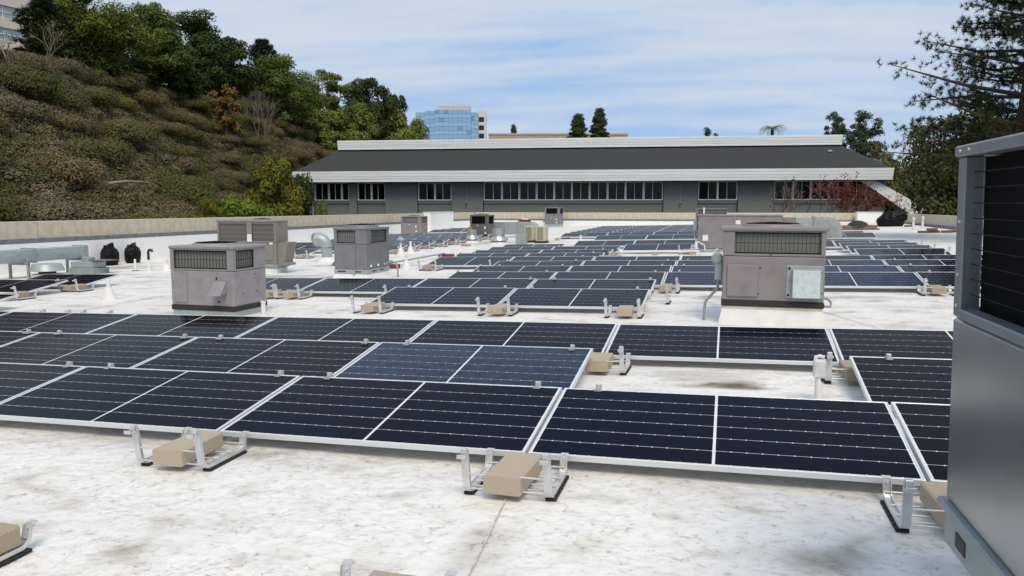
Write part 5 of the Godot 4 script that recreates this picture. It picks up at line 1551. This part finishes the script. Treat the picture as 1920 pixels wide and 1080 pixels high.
func make_vegetation() -> void:
	var leaf := leaf_mat()
	var needle := leaf_mat(0.2)
	var bark := worn(mat(0.10, 0.075, 0.055, 0.95, 0.0, 0.2), M.speck, 0.8)
	var pale_bark := worn(mat(0.38, 0.34, 0.29, 0.9, 0.0, 0.2), M.grain, 0.8)
	var grey_twig := mat(0.20, 0.17, 0.155, 0.95, 0.0, 0.2)
	# ---- brush that covers the slope
	var r := RandomNumberGenerator.new()
	r.seed = 99
	var patch := FastNoiseLite.new()
	patch.seed = 23; patch.frequency = 0.09; patch.fractal_octaves = 3
	var L := Leaves.new()
	leaf_blob(L, r, Vector3(0, 0.28, 0), Vector3(0.62, 0.40, 0.62), 330, 0.085, Color(0.80, 0.80, 0.80), Color(1, 1, 1), 0.3, 0.3)
	var mm := MultiMesh.new()
	mm.transform_format = MultiMesh.TRANSFORM_3D
	mm.use_colors = true
	mm.mesh = L.mesh()
	var spots := []
	for i in 17000:
		var z := 2.0 - r.randf() * 128.0
		var x: float = lerp(hill_toe(z) + 1.5, hill_ridge(z) - 6.0, r.randf())
		spots.append(Vector3(x, hill_h(x, z) - 0.06, z))
	mm.instance_count = spots.size()
	var tones := [Color(0.123, 0.117, 0.044), Color(0.156, 0.128, 0.062), Color(0.106, 0.108, 0.042), Color(0.165, 0.141, 0.086), Color(0.141, 0.128, 0.048)]
	for i in spots.size():
		var p: Vector3 = spots[i]
		var q := patch.get_noise_2d(p.x, p.z) * 2.6 + 2.2 + (r.randf() - 0.5) * 1.3
		var k := int(clamp(q, 0, 4))
		var c: Color = tones[k] * (0.8 + r.randf() * 0.45)
		var s := 0.65 + r.randf() * 0.8
		mm.set_instance_transform(i, Transform3D(Basis(Vector3.UP, r.randf() * TAU).scaled(Vector3(s, s * 0.85, s)), p))
		mm.set_instance_color(i, c)
	var brush := MultiMeshInstance3D.new()
	brush.name = "hillside_brush"
	brush.multimesh = mm
	brush.material_override = leaf
	add_child(brush)
	meta(brush, "low dry brush that covers the hillside between the shrubs", "brush", "", "stuff")
	# ---- shrubs one can tell apart, in bands up the slope
	var kinds := [
		["olive green", Color(0.097, 0.095, 0.033), Color(0.156, 0.143, 0.053)],
		["brown", Color(0.128, 0.099, 0.048), Color(0.189, 0.150, 0.073)],
		["dark green", Color(0.068, 0.073, 0.026), Color(0.114, 0.114, 0.042)],
		["grey-brown twiggy", Color(0.122, 0.104, 0.056), Color(0.180, 0.154, 0.088)],
		["yellowish green", Color(0.121, 0.112, 0.031), Color(0.189, 0.167, 0.053)]]
	var protos := []
	for k in kinds.size(): protos.append(shrub_mesh(200 + k, 4.4, 2.0, 13000, 0.085, kinds[k][1], kinds[k][2]))
	var band_y := ["lowest hillside band", "second hillside band", "third hillside band", "fourth hillside band", "fifth hillside band", "top hillside band"]
	for b in 6:
		var list := []
		var z := -6.0 - b * 4.0 + r.randf() * 3.0
		while z > -96.0 - b * 3.0:
			list.append(Vector2(lerp(hill_toe(z), hill_ridge(z), (b + 0.45) / 6.0) + (r.randf() - 0.5) * 3.0, z))
			z -= 2.9 + r.randf() * 3.0
		list.reverse()
		list.sort_custom(func(a, c): return a.x / a.y > c.x / c.y)
		var cnt := 0
		for p in list:
			var q := patch.get_noise_2d(p.x, p.y) * 2.6 + 2.2 + (r.randf() - 0.5) * 2.2
			var k := int(clamp(q, 0, 4))
			k = [2, 1, 0, 3, 0][k] if r.randf() < 0.8 else r.randi() % 5
			var o := thing("hill_shrub", "%s shrub, %s from the left in the %s" % [kinds[k][0], ORD[cnt], band_y[b]], "shrub", Transform3D(Basis(Vector3.UP, r.randf() * TAU).scaled(Vector3(0.75 + r.randf() * 0.7, 0.7 + r.randf() * 0.55, 0.75 + r.randf() * 0.6)), Vector3(p.x, hill_h(p.x, p.y) - 0.15, p.y)), "shrubs on the hillside")
			part(o, "foliage", protos[k], leaf)
			cnt += 1
	# ---- trees along the hilltop
	var oak_a := broadleaf(301, 9.0, 9.5, 0.8, 75, 420, 0.17, Color(0.056, 0.078, 0.016), Color(0.155, 0.178, 0.034))
	var oak_b := broadleaf(302, 8.5, 8.0, 0.6, 70, 400, 0.17, Color(0.046, 0.071, 0.017), Color(0.132, 0.163, 0.034))
	var dark_a := broadleaf(303, 9.5, 6.5, 0.5, 75, 380, 0.16, Color(0.018, 0.036, 0.011), Color(0.068, 0.099, 0.026), 0.0, 0.55)
	var dark_b := broadleaf(304, 6.5, 5.5, 0.4, 60, 380, 0.16, Color(0.019, 0.033, 0.011), Color(0.072, 0.093, 0.026), 0.1, 0.2)
	var gum := broadleaf(305, 8.0, 6.0, 1.2, 60, 240, 0.17, Color(0.062, 0.084, 0.022), Color(0.163, 0.186, 0.053), 0.7)
	var low := broadleaf(306, 3.6, 5.0, 0.1, 44, 380, 0.15, Color(0.070, 0.093, 0.022), Color(0.178, 0.209, 0.046))
	var yellow := broadleaf(307, 4.6, 5.0, 0.1, 46, 380, 0.15, Color(0.063, 0.076, 0.011), Color(0.170, 0.170, 0.025))
	var bright := broadleaf(311, 3.6, 5.0, 0.1, 46, 380, 0.13, Color(0.075, 0.110, 0.014), Color(0.185, 0.230, 0.034))
	var rust := broadleaf(308, 4.2, 3.4, 0.6, 22, 130, 0.18, Color(0.090, 0.060, 0.016), Color(0.200, 0.130, 0.038), 0.6)
	var hill_pine := pine_shape(309, 9.0, 6.5, 1.5, 15, 7, 12, 0.42, 0.075, Color(0.018, 0.036, 0.015), Color(0.068, 0.099, 0.036), 0.9)
	# [shape, its height, its width, kind, bearing, top, width, steps behind the ridge, bark, leaf, label]
	var spots2 := [
		[hill_pine, 9.0, 6.5, "pine_tree", 104, 14, 100, 0, bark, needle, "dark clumpy pine at the left end of the hilltop trees"],
		[hill_pine, 9.0, 6.5, "pine_tree", 150, -8, 130, 10, bark, needle, "dark pine whose top shows above the broad olive-green tree"],
		[oak_a, 9.0, 9.5, "hilltop_tree", 192, 16, 205, -1, bark, leaf, "broad olive-green tree, largest on the hilltop"],
		[oak_b, 8.5, 8.0, "hilltop_tree", 290, 34, 140, -1, bark, leaf, "olive-green tree just right of the broad one"],
		[gum, 8.0, 6.0, "hilltop_tree", 306, 16, 80, 8, bark, leaf, "thin-topped tree rising behind the olive-green pair"],
		[dark_b, 6.5, 5.5, "hilltop_tree", 345, 92, 95, -3, bark, leaf, "dark low tree between the olive-green and the peaked tree"],
		[dark_a, 9.5, 6.5, "hilltop_tree", 382, 32, 125, 0, bark, leaf, "dark peaked tree in the middle of the hilltop"],
		[dark_b, 6.5, 5.5, "hilltop_tree", 435, 74, 105, 0, bark, leaf, "dark rounded tree right of the peaked one"],
		[hill_pine, 9.0, 6.5, "pine_tree", 502, 90, 80, 14, bark, needle, "distant dark pine showing over the sloping tree line"],
		[oak_b, 8.5, 8.0, "hilltop_tree", 522, 116, 130, -5, bark, leaf, "olive tree on the falling shoulder of the hill"],
		[oak_a, 9.0, 9.5, "hilltop_tree", 568, 134, 95, -3, pale_bark, leaf, "olive tree with pale limbs beside the shoulder tree"],
		[gum, 8.0, 6.0, "hilltop_tree", 618, 138, 88, 0, pale_bark, leaf, "airy tree with sky gaps on the hill shoulder"],
		[dark_b, 6.5, 5.5, "hilltop_tree", 692, 148, 95, 0, bark, leaf, "dark tall tree near the lower end of the hill"],
		[dark_b, 6.5, 5.5, "hilltop_tree", 745, 177, 48, 0, bark, leaf, "last dark round tree before the blue glass block"],
		[low, 3.6, 5.0, "hilltop_tree", 592, 200, 95, -8, bark, leaf, "low green tree in the shade of the airy tree"],
		[low, 3.6, 5.0, "hilltop_tree", 655, 202, 105, -4, bark, leaf, "low green tree under the dark pair, left of the glass block"],
		[low, 3.6, 5.0, "hilltop_tree", 716, 208, 115, -4, bark, leaf, "low bushy tree under the tall dark shoulder tree"],
		[low, 3.6, 5.0, "hilltop_tree", 772, 232, 70, -4, bark, leaf, "low bushy tree at the foot of the hill beside the white fascia"],
		[low, 3.6, 5.0, "hilltop_tree", 640, 238, 95, -15, bark, leaf, "low green tree lowest on the hill shoulder"],
		[dark_b, 6.5, 5.5, "hilltop_tree", 62, 100, 80, 3, bark, leaf, "dark low tree behind the pale bare tree at left"],
		[dark_b, 6.5, 5.5, "hilltop_tree", 128, 92, 95, 3, bark, leaf, "dark low tree behind the forked bare tree"],
		[dark_b, 6.5, 5.5, "hilltop_tree", 240, 110, 120, 2, bark, leaf, "dark undergrowth tree below the broad olive-green tree"],
		[dark_b, 6.5, 5.5, "hilltop_tree", 482, 168, 80, -1, bark, leaf, "dark low tree right of the rust-leaved one"],
		[dark_b, 6.5, 5.5, "hilltop_tree", 4, 92, 40, 4, bark, leaf, "small dark tree at the left picture edge below the pale office"],
		[rust, 4.2, 3.4, "hilltop_tree", 430, 166, 62, -12, bark, leaf, "small rust-leaved tree below the dark hilltop trees"],
		[rust, 4.2, 3.4, "hilltop_tree", 24, 104, 44, -2, bark, leaf, "small yellow-brown tree at the left edge of the hilltop"]]
	for t in spots2:
		var depth: float = skyline_depth(t[4]) + t[7]
		var g := sight(t[4], 388.0, depth)
		var base := Vector3(g.x, hill_h(g.x, g.z) - 0.3, g.z)
		sized_tree(t[0], t[1], t[2], t[3], t[10], "tree", base, depth, t[5], t[6] * 1.16, t[9], t[8], r.randf() * TAU, "trees along the hilltop")
	# bushes at the foot of the hill
	for t in [[yellow, 4.6, 5.0, 515, 60.0, 300, 112, -0.8, "yellow-green round bush left of the grey building"], [bright, 3.6, 5.0, 440, 46.0, 362, 150, -1.0, "bright green bush just above the parapet, below the yellow one"], [yellow, 4.6, 5.0, 392, 42.0, 374, 55, -1.0, "small bright bush peeking over the parapet"], [dark_b, 6.5, 5.5, 558, 63.0, 322, 80, -2.0, "dark bush against the corner of the grey building"], [low, 3.6, 5.0, 600, 62.0, 384, 42, -1.0, "little dark shrub before the grey wall"]]:
		var g := sight(t[3], 388.0, t[4])
		sized_tree(t[0], t[1], t[2], "leafy_bush", t[8], "bush", Vector3(g.x, min(float(t[7]), hill_h(g.x, g.z) - 0.2), g.z), t[4], t[5], t[6], leaf, bark, r.randf() * TAU, "bushes at the foot of the hill")
	# bare trees on the slope
	for t in [[88, 165, 56.0, 4.0, 11, "bare pale tree in front of the broad olive-green tree", true], [135, 155, 58.0, 3.0, 12, "bare forked tree right of the taller bare one", false], [14, 135, 55.0, 3.4, 13, "bare pale tree at the left picture edge", false]]:
		var g := sight(t[0], t[1], skyline_depth(t[0]) - 3.0)
		bare_tree(Vector3(g.x, hill_h(g.x, g.z) - 0.1, g.z), t[3], t[4], t[5], pale_bark, leaf, t[6])
	bare_shrub(sight(478, 250, skyline_depth(478) - 14.0), 7.5, 21, "grey leafless thicket on the slope below the olive shoulder tree", grey_twig)
	# fallen pale branches on the slope
	for t in [["short pale fallen branch lying low on the hillside", -33.0, -25.5, 1.3, 0.2, 0.10], ["long pale fallen branch lying across the hillside", -33.0, -34.0, 3.6, 1.4, 0.05], ["pale dead branch standing upright on the hillside", -33.2, -27.2, 1.7, 0.4, 1.2]]:
		var a := Vector3(t[1], hill_h(t[1], t[2]) + 0.9, t[2])
		var b := a + Vector3(-0.15, 0.0, -1.0).normalized() * float(t[3]) * cos(t[5]) + Vector3(0, float(t[3]) * sin(t[5]), 0)
		var st := begin()
		tube(st, [a, a.lerp(b, 0.5) + Vector3(0, 0.1, 0.05), b], [0.09, 0.07, 0.03], 6)
		var o := part(self, "fallen_branch", done(st), pale_bark)
		meta(o, t[0], "branch", "dead branches on the hillside")
	# ---- conifers and tree tops beyond the building
	var cone := broadleaf(320, 14.0, 6.0, 0.5, 110, 230, 0.26, Color(0.030, 0.045, 0.018), Color(0.083, 0.105, 0.038), 0.0, 0.85)
	for t in [[1084, 208.0, 255, 215, "left one of the two conifers behind the beige roofline", 1.0], [1123, 208.0, 255, 205, "right and taller one of the two conifers behind the beige roofline", 1.0], [963, 240.0, 250, 235, "tiny dark conifer behind the beige roofline", 0.5]]:
		var g := sight(t[0], t[2], t[1])
		var hgt: float = sight(t[0], t[3], t[1]).y - 15.5
		tree(cone, "conifer", t[4], "tree", Vector3(g.x, 15.5, g.z), leaf, bark, r.randf() * TAU, Vector3(1.25 * t[5] + 0.1, hgt / 14.0, 1.25 * t[5] + 0.1), "conifers beyond the buildings")
	var gum_top := broadleaf(330, 21.0, 6.0, 12.0, 80, 150, 0.20, Color(0.030, 0.044, 0.020), Color(0.095, 0.115, 0.055), 0.55)
	for t in [[1563, 110.0, 325, 213, 58, "rounded eucalyptus just right of the white roof end"], [1617, 108.0, 335, 212, 78, "taller eucalyptus beside the white roof end"], [1328, 150.0, 300, 242, 42, "tree top peeking over the white fascia left of the palm"]]:
		sized_tree(gum_top, 21.0, 6.0, "eucalyptus", t[5], "tree", Vector3(sight(t[0], t[2], t[1]).x, -6.0, sight(t[0], t[2], t[1]).z), t[1], t[3], t[4], leaf, pale_bark, r.randf() * TAU, "eucalyptus beyond the grey building")
	palm(sight(1448, 241, 110.0), "palm crown rising over the white roof fascia", bark, leaf)
	# ---- dark trees on the right
	var brown_tree := broadleaf(340, 10.0, 8.0, 0.4, 75, 360, 0.18, Color(0.066, 0.066, 0.022), Color(0.229, 0.203, 0.066), 0.35)
	var deep_tree := broadleaf(341, 12.0, 9.0, 0.5, 80, 360, 0.18, Color(0.025, 0.035, 0.014), Color(0.094, 0.105, 0.035), 0.2)
	var open_tree := broadleaf(342, 12.0, 8.0, 2.5, 75, 230, 0.18, Color(0.035, 0.047, 0.023), Color(0.121, 0.137, 0.062), 0.9)
	for t in [[brown_tree, 1710, 72.0, 245, 1.0, "brown-green bushy tree right of the grey building"], [open_tree, 1800, 58.0, 170, 1.0, "dark open-crowned tree left of the near unit's top"], [deep_tree, 1800, 70.0, 262, 1.0, "deep green tree low behind the right parapet"], [deep_tree, 1880, 50.0, 190, 1.1, "deep green tree behind the near unit"], [brown_tree, 1660, 84.0, 266, 0.8, "small brown tree at the right end of the grey roof"], [brown_tree, 1795, 60.0, 300, 0.75, "low olive tree over the right parapet"]]:
		var top := sight(t[1], t[3], t[2])
		var own: Vector2 = {brown_tree: Vector2(10, 8), open_tree: Vector2(12, 8), deep_tree: Vector2(12, 9)}[t[0]]
		var s := Vector3(t[4], (top.y + 6.0) / own.x, t[4])
		tree(t[0], "right_side_tree", t[5], "tree", Vector3(top.x, -6.0, top.z), leaf, bark, r.randf() * TAU, s, "trees right of the grey building")
	var big_pine := pine_shape(350, 17.0, 8.6, 8.6, 18, 7, 56, 0.16, 0.017, Color(0.018, 0.027, 0.012), Color(0.075, 0.090, 0.039), 0.7)
	var pg := sight(1925, 388, 25.0)
	tree(big_pine, "big_pine", "tall long-needled pine at the upper right corner", "tree", Vector3(pg.x, -6.0, pg.z), needle, bark, 2.3)
	# ---- small tree with red leaves before the grey building
	red_tree(sight(1524, 400, 61.0) - Vector3(0, 0.6, 0), grey_twig, leaf)

func grow(st: SurfaceTool, r: RandomNumberGenerator, p: Vector3, d: Vector3, len: float, rad: float, depth: int, tips: Array, spread := 0.55, up := 0.12) -> void:
	var q := p + d * len * 0.5 + rnd_dir(r) * len * 0.06
	var e := p + d * len
	tube(st, [p, q, e], [rad, rad * 0.85, rad * 0.68], 5 if depth > 1 else 3)
	if depth == 0:
		tips.append(e)
		return
	var n := 2 + (1 if r.randf() < 0.55 else 0)
	for k in n:
		var nd := (d + rnd_dir(r) * spread + Vector3(0, up, 0)).normalized()
		grow(st, r, e, nd, len * (0.62 + r.randf() * 0.22), rad * 0.66, depth - 1, tips, spread, up)
	if depth <= 2: tips.append(q)

func bare_tree(at: Vector3, h: float, sd: int, label: String, bark: Material, leaf: Material, leafy: bool) -> void:
	var r := RandomNumberGenerator.new()
	r.seed = sd
	var o := thing("bare_tree", label, "tree", Transform3D(Basis.IDENTITY, at), "bare trees on the hill")
	var st := begin()
	var tips := []
	grow(st, r, Vector3(0, -0.4, 0), Vector3(0.05, 1, 0).normalized(), h * 0.36, 0.085, 4, tips, 0.75, 0.15)
	part(o, "trunk", done(st), bark)
	var L := Leaves.new()
	for t in tips:
		for k in (10 if leafy else 2):
			var p: Vector3 = t + rnd_dir(r) * 0.3
			var d := rnd_dir(r)
			L.leaf(p, d, d.cross(Vector3.UP).normalized(), 0.13, 0.08, (rnd_dir(r) + Vector3.UP).normalized(), Color(0.11, 0.10, 0.04).lerp(Color(0.20, 0.165, 0.075), r.randf()))
	part(o, "crown", L.mesh(), leaf)

func bare_shrub(at: Vector3, h: float, sd: int, label: String, twig: Material) -> void:
	var r := RandomNumberGenerator.new()
	r.seed = sd
	var g := Vector3(at.x, hill_h(at.x, at.z) - 0.2, at.z)
	var o := thing("twig_thicket", label, "shrub", Transform3D(Basis.IDENTITY, g))
	for s in 7:
		var st := begin()
		var tips := []
		grow(st, r, Vector3((r.randf() - 0.5) * 3.0, 0, (r.randf() - 0.5) * 3.0), Vector3((r.randf() - 0.5) * 0.5, 1, (r.randf() - 0.5) * 0.5).normalized(), h * (0.2 + r.randf() * 0.12), 0.045, 4, tips, 0.6, 0.2)
		part(o, "stem", done(st), twig)

func red_tree(at: Vector3, twig: Material, leaf: Material) -> void:
	var r := RandomNumberGenerator.new()
	r.seed = 64
	var o := thing("red_tree", "half-bare small tree with red leaves before the grey building", "tree", Transform3D(Basis.IDENTITY, at))
	var L := Leaves.new()
	for s in 6:
		var st := begin()
		var tips := []
		var p := Vector3((s - 2.4) * 0.8, -3.0, 0.3 * s)
		tube(st, [p - Vector3(0, 4.0, 0), p], [0.11, 0.08], 6)
		grow(st, r, p, Vector3((s - 1.5) * 0.22, 1, 0).normalized(), 2.0, 0.085, 5, tips, 0.68, 0.12)
		part(o, "trunk", done(st), twig)
		for t in tips:
			var share: float = 0.12 + 0.88 * smoothstep(-0.2, 2.2, t.x)
			if t.y < 1.2: share = max(share, 0.8)
			if r.randf() > share * 0.75: continue
			for k in 7:
				var q: Vector3 = t + rnd_dir(r) * 0.22
				var d := rnd_dir(r)
				L.leaf(q, d, d.cross(Vector3.UP).normalized(), 0.16, 0.12, (rnd_dir(r) + Vector3(0, 0.5, 0.6)).normalized(), Color(0.16, 0.024, 0.022).lerp(Color(0.34, 0.075, 0.055), r.randf()))
	part(o, "crown", L.mesh(), leaf)

func palm(at: Vector3, label: String, bark: Material, leaf: Material) -> void:
	var r := RandomNumberGenerator.new()
	r.seed = 5
	var o := thing("palm_tree", label, "tree", Transform3D(Basis.IDENTITY, at - Vector3(0, 14, 0)))
	part(o, "trunk", tube_mesh([Vector3(0, -4, 0), Vector3(0.1, 6, 0), Vector3(0, 14, 0)], [0.3, 0.24, 0.22], 8), bark)
	for k in 22:
		var a := TAU * k / 22.0 + r.randf() * 0.3
		var up := 0.2 + r.randf() * 0.9
		var out := Vector3(cos(a), 0, sin(a))
		var L := Leaves.new()
		var p := Vector3(0, 14, 0)
		var v := (out + Vector3.UP * up).normalized()
		for s in 12:
			var q := p + v * 0.19
			v = (v + Vector3(0, -0.16, 0)).normalized()
			var side := v.cross(Vector3.UP).normalized()
			for e in [-1, 1]:
				var d: Vector3 = (side * e + v * 0.5 + Vector3(0, -0.35, 0)).normalized()
				L.leaf(q, d, v, 0.55 * (1.0 - 0.05 * s), 0.10, (Vector3.UP + d * 0.3).normalized(), Color(0.07, 0.10, 0.03).lerp(Color(0.20, 0.22, 0.08), r.randf()))
			p = q
		part(o, "frond", L.mesh(), leaf)
